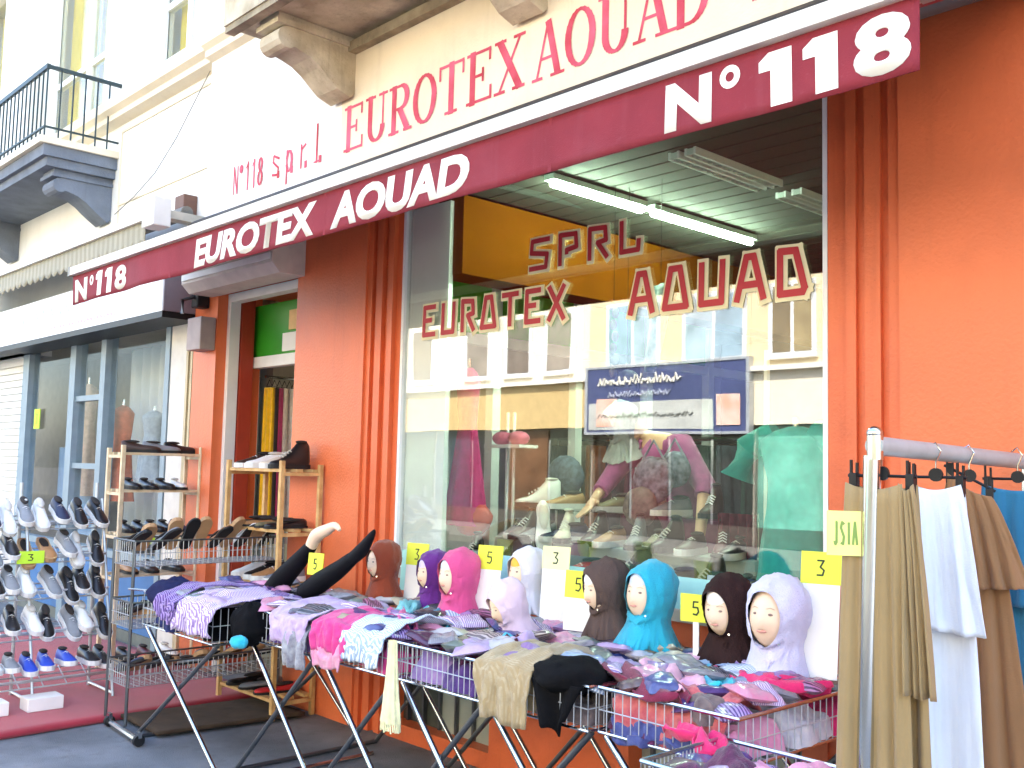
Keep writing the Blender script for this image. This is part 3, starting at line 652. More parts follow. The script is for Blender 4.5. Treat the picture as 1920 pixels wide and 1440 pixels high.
# ------------------------------------------------------------------ white wire shoe rack
WR = thing('wire_shoe_rack', 'tall tiered shoe rack of chromed wire standing on the red carpet', 'shoe rack', (-6.55, -1.33, .036))
tiers = [(.13, .16), (.40, .10), (.63, .03), (.84, -.04), (1.04, -.11)]      # height, forward offset
Y0, Y1 = -.50, .45
for y in (Y0, Y1, -.02):
    MB().tube([(-.16, y, 0), (-.20, y, 1.30)], .011, 8).build('post', WIREM, WR, True)
    MB().tube([(.24, y, .0), (-.10, y, 1.2)], .009, 8).build('post', WIREM, WR, True)
    MB().tube([(-.17, y, .02), (.24, y, .02)], .009, 8).build('foot_bar', WIREM, WR, True)
for z, xo in tiers:
    b = MB()
    for q in (0, .05, .10, .15): b.tube([(xo+q-.10, Y0, z+.0+(.10-q)*.5), (xo+q-.10, Y1, z+(.10-q)*.5)], .005, 6)
    b.tube([(xo+.06, Y0, z+.02), (xo+.06, Y1, z+.02)], .007, 6)
    for k in range(8): b.tube([(xo-.11, Y0+(Y1-Y0)*k/7, z+.06), (xo+.06, Y0+(Y1-Y0)*k/7, z-.025)], .004, 5)
    b.build('wire_shelf', WIREM, WR, True)
cset = [('sneaker', 'blue'), ('sneaker', 'white'), ('sneaker', 'navy'), ('sneaker', 'grey'), ('sneaker', 'black'), ('flat', 'black'), ('sneaker', 'white'), ('sandal', 'tan')]
rows = [['white', 'navy', 'white', 'grey', 'blue', 'blue', 'blue'], ['navy', 'black', 'white', 'black', 'white', 'black', 'grey'], ['black', 'white', 'black', 'grey', 'white', 'grey', 'black'],
        ['white', 'black', 'grey', 'black', 'tan', 'tan', 'grey'], ['navy', 'white', 'navy', 'white', 'grey', 'white', 'navy']]
for i, (z, xo) in enumerate(tiers):
    rw = rows[i]+[('black', 'white')[i % 2], 'black'][:2]
    for k, c in enumerate(rw):
        y = -1.33+Y0+.05+(Y1-Y0-.10)*k/8
        flat_ = i == 0
        shoe('sneaker' if c != 'tan' else 'sandal', c, (-6.55+xo-.10, y+rnd.uniform(-.012, .012), .036+z+(.065 if not flat_ else .05)+.03), rnd.uniform(-.14, .14), R_(30 if not flat_ else 10)+rnd.uniform(-.25, .2),
             '%s from wall end on %s tier of the wire rack' % (NTH[8-k], ORD[i]), 'shoes on the chromed wire rack', sc=.95)
# base boxes under the rack
for k, (y0, y1) in enumerate(((-1.80, -1.52), (-1.42, -1.22))):
    tag(MB().box(-.07, .07, -(y1-y0)/2, (y1-y0)/2, 0, .075).build('shoe_box', M('E9E6DE', .7, var=.05), bevel=.004), ('long white box lying under the wire shoe rack', 'short white box lying under the wire shoe rack')[k], 'box', 'boxes under the wire rack').location = (-6.25, (y0+y1)/2, .036)
# ------------------------------------------------------------------ red carpet and added brown sheet
rc = MB(); ns = 40
rc.grid(lambda u, v: (-9.2+3.32*u+.11*(1-v)*u-.25*v*u*0, -2.6+2.5*v, .034+.003*fbm(u*9, v*7, 1)), 40, 30)
tag(rc.build('red_carpet', M('A52C3A', .95, var=.15, scale=4, bump=.5, bscale=260, kind='cloth'), None, True, solid=.03), 'flat red carpet laid over the pavement under the wire shoe rack', 'carpet').location = (0, 0, -.014)
tag(MB().grid(lambda u, v: (-5.84+.50*u+.10*v, -1.02+.85*v, .028+.003*fbm(u*6, v*9, 5)), 16, 20).build('brown_shade_sheet', M('4A3A2A', .98, var=.25, scale=10, bump=.8, bscale=300), None, True, solid=.02), 'dark brown sheet added for shaded dirty ground beside the red carpet at the shop door', 'mat')  # added sheet, its colour carries the dirty brown and shade of the ground
# ------------------------------------------------------------------ pine racks
def pine_rack(label, loc, rz, w, d, h, shelves, PINE=PINE):
    t = thing('pine_shoe_rack', label, 'shoe rack', loc, rz, 'pine shoe racks')
    for sx in (-1, 1):
        for sy in (-1, 1): MB().box(sx*(w/2-.012)-.014, sx*(w/2-.012)+.014, sy*(d/2-.012)-.014, sy*(d/2-.012)+.014, 0, h+(.05 if sy < 0 else .03)).build('post', PINE, t, bevel=.003)
    for z in shelves:
        for k in range(3):
            y = -d/2+.03+(d-.06)*k/2
            MB().box(-w/2+.03, w/2-.03, y-.022, y+.022, z-.018, z).build('slat', PINE, t)
        for sx in (-1, 1): MB().box(sx*(w/2-.012)-.01, sx*(w/2-.012)+.01, -d/2+.027, d/2-.027, z-.04, z-.019).build('cleat', PINE, t)
    return t
sh1 = [.10, .41, .70, .985, 1.285, 1.545]
pine_rack('tall narrow pine rack of dark shoes against the neighbouring shop front', (-7.08, -.345, .0), R_(90), .60, .27, 1.545, sh1, PINEP)
for i, z in enumerate(sh1):
    cs_ = {5: ['dark brown', 'grey', 'black'], 4: ['black', 'black', 'black', 'white'], 3: ['black', 'black', 'black', 'black', 'navy'], 2: ['tan', 'dark brown', 'black'], 1: ['dark brown', 'black', 'grey'], 0: ['black', 'maroon', 'white']}[i]
    n = len(cs_)
    for k, c in enumerate(cs_):
        y = -.345-.235+.47*(k+.5)/n
        lv = ('lowest', 'second', 'third', 'fourth', 'fifth', 'top')[i]
        if i == 5: shoe('loafer', c, (-7.08, y-.10, z+.001), R_(70)+k*.2, 0, '%s from wall on top shelf of the tall pine rack' % NTH[n-1-k], 'shoes on the tall pine rack')
        else: shoe('loafer', c, (-7.19, y, z+.001), rnd.uniform(-.1, .1), 0, '%s from wall on %s shelf, tall pine rack' % (NTH[n-1-k], lv), 'shoes on the tall pine rack', sc=.95)
sh2 = [.12, .45, .78, 1.10, 1.46]
pine_rack('warm pine rack of brown shoes in front of the shop doorway', (-5.63, -.22, 0), 0, .68, .29, 1.46, sh2)
for i, z in enumerate(sh2):
    cs_ = {4: ['dark brown', 'white', 'cream', 'black'], 3: ['dark brown', 'tan', 'olive', 'black'], 2: ['white', 'black', 'tan', 'grey'], 1: ['tan', 'cream', 'maroon'], 0: ['black', 'grey', 'red']}[i]
    n = len(cs_)
    for k, c in enumerate(cs_):
        x = -5.63-.27+.54*(k+.5)/n
        shoe('boot' if (i == 4 and k == 3) else 'sneaker' if i in (4, 2) else 'flat', c, (x, -.10, z+.001), R_(-90)+rnd.uniform(-.25, .15), 0, '%s from pier on %s shelf of the warm pine rack' % (NTH[n-1-k], ORD[i]), 'shoes on the warm pine rack')
# ------------------------------------------------------------------ wire basket stand of slippers beside the carpet
def wiregrid(b, P, du, dv, nu, nv, r=.0022):
    P = Vector(P); du = Vector(du); dv = Vector(dv)
    for i in range(nu+1): b.tube([P+du*i/nu, P+du*i/nu+dv], r, 4, False)
    for j in range(nv+1): b.tube([P+dv*j/nv, P+dv*j/nv+du], r, 4, False)
SB = thing('wire_basket_stand', 'upright wire basket stand of slippers beside the brown sheet', 'display stand', (-5.72, -.60, 0))
for x in (-.14, .14):
    for y in (-.50, .44): MB().tube([(x, y, .03), (x, y, 1.04)], .010, 8).build('post', STEELD, SB, True)
for x0, x1 in ((-.16, .48),): MB().tube([(-.05, -.52, .03), (.46, -.56, .03)], .016, 8).build('foot_bar', CHROME, SB, True)
for z, hh in ((.90, .14), (.56, .14), (.24, .12)):
    b = MB()
    for x in (-.15, .15): wiregrid(b, (x, -.50, z), (0, .94, 0), (0, 0, hh), 30, 2)
    for y in (-.50, .44): wiregrid(b, (-.15, y, z), (.3, 0, 0), (0, 0, hh), 10, 2)
    wiregrid(b, (-.15, -.50, z), (.3, 0, 0), (0, .94, 0), 8, 16)
    b.build('wire_basket', WIREM, SB)
    MB().tube([(.15, -.5, z+hh), (.15, .44, z+hh), (-.15, .44, z+hh), (-.15, -.5, z+hh), (.15, -.5, z+hh)], .006, 6).build('rim', STEELD, SB, True)
MB().tube([(.14, -.52, .78), (.45, -.52, .80)], .007, 6).build('price_rail', CHROME, SB, True)
bc = ['black', 'white', 'tan', 'dark brown', 'grey', 'black', 'grey', 'black', 'white', 'black', 'navy', 'black', 'olive', 'red', 'cream', 'maroon']
for i, z in enumerate((.905, .565, .245)):
    for k in range(11):
        c = bc[(k*3+i*5) % len(bc)]
        shoe('sandal' if k % 2 else 'flat', c, (-5.84, -1.04+.088*k, z+(.06 if i == 0 else .03)), rnd.uniform(-.25, .25), R_(rnd.uniform(-50, -28) if i == 0 else rnd.uniform(-25, -8)), '%s from wall in the %s basket of the wire stand' % (NTH[10-k], ('top', 'middle', 'bottom')[i]), 'slippers in the wire basket stand', sc=.9)
# ------------------------------------------------------------------ tray tables
GAR = 0
def tray_table(label, x0, x1, y0, y1, zr, depth, rot=0, xl=None):
    cx, cy = (x0+x1)/2, (y0+y1)/2; w, d = x1-x0, y1-y0
    t = thing('tray_table', label, 'display table', (cx, cy, 0), rot, 'wire tray tables of clothing')
    zb = zr-depth
    b = MB(); wiregrid(b, (-w/2, -d/2, zb), (w, 0, 0), (0, d, 0), 12, 16)
    for y in (-d/2, d/2): wiregrid(b, (-w/2, y, zb), (w, 0, 0), (0, 0, depth), 16, 2)
    for x in (-w/2, w/2): wiregrid(b, (x, -d/2, zb), (0, d, 0), (0, 0, depth), 22, 2)
    b.build('wire_tray', WIREM, t)
    MB().tube([(-w/2, -d/2, zr), (w/2, -d/2, zr), (w/2, d/2, zr), (-w/2, d/2, zr), (-w/2, -d/2, zr)], .0065, 6).build('rim', CHROME, t, True)
    MB().tube([(-w/2, -d/2, zb), (w/2, -d/2, zb), (w/2, d/2, zb), (-w/2, d/2, zb), (-w/2, -d/2, zb)], .005, 6).build('lower_rim', CHROME, t, True)
    e = .06
    for y in (-d/2+.015, d/2-.03):
        MB().tube([(-w/2+.02, y, zb-.012), (w/2+.13, y, .012)], .0115, 10).build('leg', CHROME, t, True)
        MB().tube([(w/2-.02, y+.026, zb-.012), (-w/2-.13, y+.026, .012)], .0115, 10).build('leg', STEELD, t, True)
    for x, m_ in ((w/2+.13, CHROME), (-w/2-.13, STEELD)): MB().tube([(x, -d/2+.015, .012), (x, d/2-.0, .012)], .0115, 8).build('floor_bar', m_, t, True)
    MB().tube([(-w/2+.02, -d/2+.015, zb-.012), (-w/2+.02, d/2, zb-.012)], .009, 8).build('top_bar', CHROME, t, True)
    return t
TT = [(-5.28, -4.50, -1.16, -.30, .80, .17), (-4.42, -3.86, -1.02, -.15, .80, .14), (-3.81, -3.28, -1.01, -.15, .80, .14), (-3.26, -2.76, -1.0, -.15, .80, .14), (-2.74, -2.24, -1.0, -.15, .80, .14), (-2.22, -1.69, -.97, -.15, .80, .14)]
WHO = ['nearest the wire basket stand', 'holding the rust brown hijab head', 'holding the bright pink hijab head', 'holding the pale pink hijab head', 'holding the turquoise hijab head', 'holding the lavender hijab head']
for q, wh in zip(TT, WHO): tray_table('chrome wire tray table on crossed legs, the one '+wh, *q)
for x, y in ((-.03, -.52), (.46, -.56)):
    cst = MB().prism([(y+.030*math.cos(2*math.pi*k/16), .031+.030*math.sin(2*math.pi*k/16)) for k in range(16)], x-.012, x+.012, 'x').build('caster', BLACKM, SB)
    MB().box(x-.018, x+.018, y-.010, y+.010, .045, .075).build('fork', CHROME, cst)
# lower tray at the end, next to the skirt rail
tray_table('low chrome wire tray table of blue and violet garments beside the skirt rail', -1.74, -1.26, -1.34, -.98, .74, .16)

# ------------------------------------------------------------------ garments
PAL = {'lilac': 'B79AC8', 'pale lilac': 'D9C6E4', 'violet': '6B4A93', 'deep purple': '4A2A63', 'plum': '6B2B55', 'bright pink': 'E8569A', 'pale pink': 'EFB6CB', 'hot pink': 'E2306F', 'salmon': 'E5857E',
       'turquoise': '35B7CF', 'pale blue': 'B9CFE4', 'slate blue': '5B69A8', 'navy': '22264A', 'black': '0B0B0E', 'maroon': '5A1E2E', 'burgundy': '7A2341', 'beige': 'C9B896', 'cream': 'E3DAC2', 'silver grey': 'B9BBC1', 'charcoal': '4C4C52',
       'taupe': '8E7E78', 'white': 'E8E6E4', 'grey green': '8E9C92', 'aqua': '7FCBD1'}
STR = {'lilac': 'E3D3EC', 'violet': 'A48CC4', 'plum': 'A86C93', 'silver grey': '7E8088', 'deep purple': '7A5A98', 'taupe': 'C4B6AE', 'beige': 'A8946E', 'pale blue': 'E6EEF4', 'charcoal': '7B7B84'}
MOT = {'white': 'B9BCC8', 'navy': '3A4478', 'burgundy': '3A1020', 'lilac': '8E6FB0', 'violet': '3E2A66', 'plum': '3A1A3A', 'silver grey': '6E6A78', 'taupe': '5A4C50', 'beige': '9C8A66', 'pale blue': '8FA6C8', 'charcoal': '26262C', 'pale lilac': 'B79AC8', 'pale pink': 'D884A8', 'salmon': 'B84A5A', 'slate blue': '3A3F78', 'cream': 'B8AC8E', 'grey green': '5E6E66', 'bright pink': 'D03A84', 'deep purple': '2A1640'}
def gmat(c, i=0):
    if c in STR and i % 2 == 0: return cloth(PAL[c], stripe=(STR[c], 38+14*(i % 3), 'X' if i % 4 else 'Y'), c2=MOT.get(c))
    return cloth(PAL[c], c2=MOT.get(c), scale=32) if i else cloth(PAL[c])
def garment(c, cx, cy, z, w, d, h, rot, place, group, i=0, kind='folded garment'):
    sd_ = rnd.uniform(0, 99); n = 20; fa = rnd.uniform(0, 6.28); fq = rnd.uniform(22, 42)
    def fn(u, v):
        a, b = u*2-1, v*2-1
        sq = (1-abs(a)**5)*(1-abs(b)**5)
        x, y = a*w/2, b*d/2
        x += .10*w*fbm(a*1.2, b*1.2, sd_); y += .10*d*fbm(a*1.2, b*1.2, sd_+7)
        fold = math.sin((x*math.cos(fa)+y*math.sin(fa))*fq+3*fbm(x*4, y*4, sd_))
        zz = h*max(0, sq)**.45*(.72+.45*fbm(x*5, y*5, sd_+3)+.20*fold+.18*abs(fbm(x*16, y*16, sd_+5)))
        return (x, y, max(zz, -.002)+.002)
    b = MB().grid(fn, n, n)
    k = len(b.v); b.add([(-w/2*.9, -d/2*.9, 0), (w/2*.9, -d/2*.9, 0), (w/2*.9, d/2*.9, 0), (-w/2*.9, d/2*.9, 0)], [(3, 2, 1, 0)])
    o = b.build('folded_garment', gmat(c, 1), None, True, ang=80)
    o.location = (cx, cy, z); o.rotation_euler = (0, 0, rot)
    return tag(o, '%s %s lying %s' % (c, kind, place), 'garment', group)
def overhang(c, x0, x1, yf, zr, drop, back, label, i=0, wav=.02):
    sd_ = rnd.uniform(0, 99)
    prof = [(yf+back, zr+.0), (yf+back*.6, zr+.055), (yf+back*.25, zr+.05), (yf+.02, zr+.022), (yf-.018, zr+.004), (yf-.026, zr-.03), (yf-.030, zr-drop*.5), (yf-.024, zr-drop)]
    def fn(u, v):
        s = v*(len(prof)-1); k = min(int(s), len(prof)-2); t = s-k
        y = prof[k][0]*(1-t)+prof[k+1][0]*t; z = prof[k][1]*(1-t)+prof[k+1][1]*t
        x = x0+(x1-x0)*u; f = fbm(x*9, v*2.2, sd_)
        x += .02*f+(u-.5)*.05*math.sin(v*3)
        g2 = fbm(x*17, v*1.2, sd_+9)
        y -= wav*(.6+.9*g2+.35*math.sin(u*17+7*f))*(.3+.7*v); z += .03*f*(1-v)*1.4+.035*fbm(x*5, 1, sd_+4)*v+.016*abs(fbm(x*20, v*9, sd_+2))*(1-v)
        return (x, y, z)
    o = MB().grid(fn, 40, 28).build('draped_garment', gmat(c, i), None, True, solid=.006, ang=80)
    return tag(o, label, 'garment', 'garments draped over the tray rims')
fill = [['navy', 'black', 'maroon', 'charcoal', 'taupe', 'violet', 'plum', 'charcoal'],
        ['violet', 'lilac', 'silver grey', 'plum', 'taupe', 'pale lilac', 'charcoal', 'silver grey'],
        ['pale blue', 'bright pink', 'pale lilac', 'silver grey', 'turquoise', 'taupe', 'pale pink', 'pale blue', 'aqua', 'lilac'],
        ['lilac', 'violet', 'burgundy', 'pale pink', 'slate blue', 'silver grey', 'turquoise', 'taupe', 'pale lilac', 'grey green'],
        ['beige', 'taupe', 'silver grey', 'violet', 'charcoal', 'pale lilac', 'deep purple', 'cream', 'grey green', 'silver grey'],
        ['plum', 'pale pink', 'burgundy', 'white', 'turquoise', 'hot pink', 'lilac', 'charcoal', 'silver grey', 'cream']]
for ti, (x0, x1, y0, y1, zr, dp) in enumerate(TT):
    cs_ = fill[ti][:6]; n = len(cs_); rows_ = (n+1)//2; zb = zr-dp+.004
    for k, c in enumerate(cs_):
        r_, q_ = k//2, k % 2
        cx = x0+(x1-x0)*(.27+.46*q_)+rnd.uniform(-.02, .02); cy = y0+.03+(y1-y0)*((r_+.5)/rows_)+rnd.uniform(-.015, .015)
        garment(c, cx, cy, zb, (x1-x0)*.50, (y1-y0)/rows_*1.0, dp*rnd.uniform(.6, .8), rnd.uniform(-.3, .3), 'in the tray '+WHO[ti], 'garments in the tray tables', k, ('folded garment', 'knitted garment', 'scarf')[k % 3])
SMALL = ['lilac', 'charcoal', 'white', 'plum', 'pale pink', 'silver grey', 'navy', 'aqua', 'maroon', 'pale lilac', 'slate blue', 'cream', 'violet', 'black', 'turquoise', 'taupe']
for ti, (x0, x1, y0, y1, zr, dp) in enumerate(TT):
    for k in range(3):
        c = SMALL[(k*5+ti*3) % 16]
        garment(c, x0+(x1-x0)*rnd.uniform(.15, .85), y0+(y1-y0)*rnd.uniform(.10, .62), zr-.045, rnd.uniform(.13, .2), rnd.uniform(.10, .16), rnd.uniform(.06, .10), rnd.uniform(-1.5, 1.5), 'on top of the tray '+WHO[ti], 'scarves on top of the trays', k+1, 'crumpled scarf')
# small scarves folded flat in clear bags, laid in rows
def packet_mesh(sd_):
    w, d, h, n = .15, .115, .042, 12; b = MB()
    for s in (1, -.6):
        b.grid(lambda u, v: (w*(u-.5)*(1+.05*fbm(v*2, 1, sd_)), d*(v-.5)*(1+.06*fbm(u*2, 3, sd_)), s*h*.5*((1-abs(2*u-1)**4)*(1-abs(2*v-1)**4))**.5*(1+.5*fbm(u*3, v*3, sd_+s)+.25*abs(fbm(u*9, v*9, sd_)))+h*.3), n, n)
    return b.mesh('packed_scarf', True, 80)
PKM = [packet_mesh(k*3.7+.5) for k in range(8)]
PCL = ['lilac', 'silver grey', 'violet', 'taupe', 'pale lilac', 'plum', 'charcoal', 'pale pink', 'slate blue', 'white', 'silver grey', 'pale blue', 'lilac', 'violet', 'cream', 'grey green']
def pk_mat(c, k): return M(PAL[c], .5, var=.3, scale=(28, 46, 18)[k % 3], bump=.5, bscale=60, kind='plastic', c2=MOT.get(c), stripe=(STR[c], 30+11*(k % 3), 'XY'[k % 2]) if (c in STR and k % 2) else None)
RN = ('front', 'second', 'third', 'fourth', 'fifth', 'sixth', 'seventh')
WHS = ['by the basket stand', 'under the rust hijab', 'under the hot pink hijab', 'under the pale pink hijab', 'under the turquoise hijab', 'under the lavender hijab']
def packets(x0, x1, y0, y1, z, nx, ny, who, sd_):
    NC = ('first', 'second', 'third', 'fourth', 'fifth', 'sixth')
    for j in range(ny):
        for i in range(nx):
            k = j*nx+i; c = PCL[(k*5+sd_*7+(k//5)) % 16]
            m = Matrix.Translation((x0+(x1-x0)*(i+.5)/nx+rnd.uniform(-.025, .025), y0+(y1-y0)*(j+.5)/ny+rnd.uniform(-.02, .02), z+rnd.uniform(0, .05))) @ Matrix.Rotation(rnd.uniform(-.7, .7), 4, 'Z') @ Matrix.Rotation(rnd.uniform(-.42, .2), 4, 'X') @ Matrix.Rotation(rnd.uniform(-.25, .25), 4, 'Y') @ Matrix.Scale(rnd.uniform(.85, 1.15), 4)
            o = inst(PKM[rnd.randrange(8)], 'packed_scarf', pk_mat(c, k), None); o.matrix_world = m
            tag(o, '%s bagged scarf, %s row, %s column of the tray %s' % (c, RN[j], NC[i], who), 'scarf', 'bagged scarves in the trays')
for ti, (x0, x1, y0, y1, zr, dp) in enumerate(TT): packets(x0+.03, x1-.03, y0+.02, y1-.12, zr-.025, 4 if ti else 5, 7, WHS[ti], ti)
packets(-1.72, -1.28, -1.32, -1.0, .66, 4, 4, 'beside the skirt rail', 9)
# named pieces that hang over the rims or lie on top
overhang('lilac', -4.82, -4.46, -1.16, .80, .13, .5, 'purple and lilac striped pleated top spread over the first tray rim', 0, .03)
overhang('violet', -5.02, -4.84, -1.16, .80, .10, .45, 'violet striped top draped beside the navy bundle', 0, .03)
overhang('pale lilac', -4.15, -3.88, -1.02, .80, .11, .45, 'pale lilac lace top draped over the tray holding the rust brown head', 1)
overhang('silver grey', -4.02, -3.86, -1.022, .77, .15, .2, 'silver grey fringed scarf hanging below the pale lilac top', 1)
overhang('bright pink', -3.80, -3.58, -1.01, .81, .12, .35, 'bright pink ruffled top draped over the tray rim', 1)
overhang('pale pink', -3.79, -3.60, -1.012, .735, .10, .05, 'pale pink frill hanging below the bright pink top', 1)
overhang('pale blue', -3.56, -3.33, -1.01, .80, .10, .35, 'pale blue grey striped scarf draped over the tray rim', 0)
0 and overhang('lilac', -3.20, -2.80, -.955, .775, .12, .3, 'lilac crumpled scarf draped over the tray rim beside the cream tassel', 0)
overhang('beige', -2.74, -2.50, -1.0, .81, .18, .4, 'beige patterned blouse draped over the tray holding the turquoise head', 0)
0 and overhang('plum', -2.46, -2.24, -1.0, .70, .12, .05, 'plum frilled hem hanging under the black beret', 0)
overhang('salmon', -2.16, -1.78, -.915, .765, .10, .2, 'salmon pink rolled scarf along the rim of the last tray', 1, .012)
overhang('slate blue', -2.16, -1.84, -.93, .70, .05, .06, 'slate blue garment showing through the mesh of the last tray', 1)
def bundle(name, label, c, loc, rx, ry, rz, cat, rot=0., seed=1., ribs=0):
    def f(v): return 1+.16*fbm(v.x*2+seed, v.y*2, v.z*2)+.05*math.sin(ribs*math.atan2(v.y, v.x))
    o = MB().ellipsoid((0, 0, rz*.75), rx, ry, rz, 28, 14, f).build(name, cloth(PAL[c]), None, True, ang=80); o.location = loc; o.rotation_euler = (0, 0, rot)
    return tag(o, label, cat)
bundle('knit_bundle', 'navy ribbed knit bundle at the corner of the first tray', 'navy', (-5.15, -1.06, .72), .13, .12, .09, 'garment', 0, 2, 24)
bundle('fur_bag', 'black fluffy bag between the striped and lilac tops', 'black', (-4.36, -1.04, .66), .10, .09, .10, 'bag', 0, 5, 18)
bundle('turquoise_cloth', 'small turquoise cloth poking out under the black bag', 'turquoise', (-4.31, -1.125, .645), .05, .035, .03, 'garment', .3, 3)
bundle('beret', 'black velvet beret on the tray rim beside the beige blouse', 'black', (-2.37, -.94, .765), .13, .13, .062, 'hat', .2, 8)
tag(MB().grid(lambda u, v: (-2.49+.24*u+.03*(u-.5)*-v*4, -1.012-.02*math.sin(u*9)-.012*v, .80-.17*v*(1-.35*(2*u-1)**2)-.012*math.sin(u*13)*v), 16, 10).build('black_scarf', cloth(PAL['black']), None, True, solid=.006), 'black pointed scarf hanging below the beret', 'scarf')
# scarf strips lying across the last trays
def strip(c, pts, w, label, z=.805):
    b = MB(); P = [Vector((x, y, z+dz)) for x, y, dz in pts]; n = 24
    def pt(t):
        s = t*(len(P)-1); k = min(int(s), len(P)-2); f = s-k; f = f*f*(3-2*f); return P[k].lerp(P[k+1], f)
    def fn(u, v):
        p = pt(u); q = pt(min(1, u+.02))-pt(max(0, u-.02)); q.z = 0; s = Vector((-q.y, q.x, 0)).normalized()
        return p+s*(v-.5)*w*(1+.3*math.sin(u*11))+Vector((0, 0, .02*math.sin(v*9+u*7)+.012*fbm(u*6, v*3, w)))
    return tag(b.grid(fn, n, 8).build('scarf', cloth(PAL[c]), None, True, solid=.006, ang=80), label, 'scarf', 'scarves laid across the trays')
strip('hot pink', [(-2.12, -.42, .0), (-1.95, -.58, .02), (-1.82, -.62, .03), (-1.70, -.45, .01)], .09, 'hot pink scarf curling around the lavender hijab head')
strip('turquoise', [(-2.14, -.55, .01), (-1.98, -.72, .02), (-1.86, -.78, .02)], .09, 'turquoise scarf lying beside the hot pink scarf')
strip('pale pink', [(-2.25, -.62, .02), (-2.08, -.78, .03), (-1.92, -.88, .01)], .12, 'pale pink scarf lying across the last tray')
strip('burgundy', [(-2.30, -.80, .02), (-2.1, -.90, .02), (-1.9, -.94, .0)], .10, 'burgundy satin scarf lying along the last tray')
strip('turquoise', [(-3.72, -.45, .02), (-3.55, -.60, .03), (-3.42, -.62, .02), (-3.34, -.72, .0)], .07, 'turquoise scarf below the bright pink hijab head')
strip('bright pink', [(-3.78, -.62, .02), (-3.55, -.78, .03), (-3.35, -.86, .01)], .07, 'bright pink scarf lying across the second tray row')
strip('aqua', [(-3.95, -.40, .02), (-3.85, -.52, .04), (-3.70, -.62, .02)], .08, 'aqua scarf lying beside the rust brown hijab head')
strip('maroon', [(-2.92, -.70, .02), (-2.78, -.82, .02), (-2.70, -.86, .0)], .05, 'maroon and black scarf below the pale pink hijab head')
for k, (c, x, y, z) in enumerate((('slate blue', -1.5, -1.22, .585), ('violet', -1.6, -1.06, .585), ('pale pink', -1.42, -1.10, .66), ('plum', -1.58, -1.20, .665), ('maroon', -1.36, -1.24, .66))):
    garment(c, x, y, z, .26, .22, .09, rnd.uniform(-.3, .3), 'in the low tray beside the skirt rail', 'garments in the low tray', k)
strip('hot pink', [(-1.9, -1.0, .0), (-1.78, -1.02, .02), (-1.68, -1.06, -.02)], .07, 'hot pink knotted scarf tied to the corner of the last tray', z=.73)
def tassel(label, px, py, py2, Y, w, c):
    p0 = at(px, py, Y=Y); p1 = at(px, py2, Y=Y); L = p0.z-p1.z
    t = thing('tassel_scarf', label, 'scarf', p0)
    def fn(u, v):
        a = u*2*math.pi; r = w*(.22+.30*v**1.4)*(1+.10*math.sin(9*a)+.1*fbm(math.cos(a)*2, math.sin(a)*2, v*3))
        return (r*math.cos(a), r*.6*math.sin(a)-.02, -L*.92*v)
    MB().grid(fn, 36, 12).build('cloth', cloth(PAL[c] if c in PAL else c), t, True, ang=80)
    b = MB()
    for k in range(26):
        a = k/26*6.283; r = w*.5
        b.tube([(r*math.cos(a), r*.6*math.sin(a)-.02, -L*.90), (r*1.05*math.cos(a+.1), r*.6*math.sin(a+.1)-.02, -L*rnd.uniform(.98, 1.03))], .004, 4)
    b.build('fringe', cloth(PAL[c] if c in PAL else c), t)
    return t
tassel('cream tasselled scarf hanging from the tray rim to knee height', 745, 1200, 1368, -1.05, .095, 'E4E0B0')

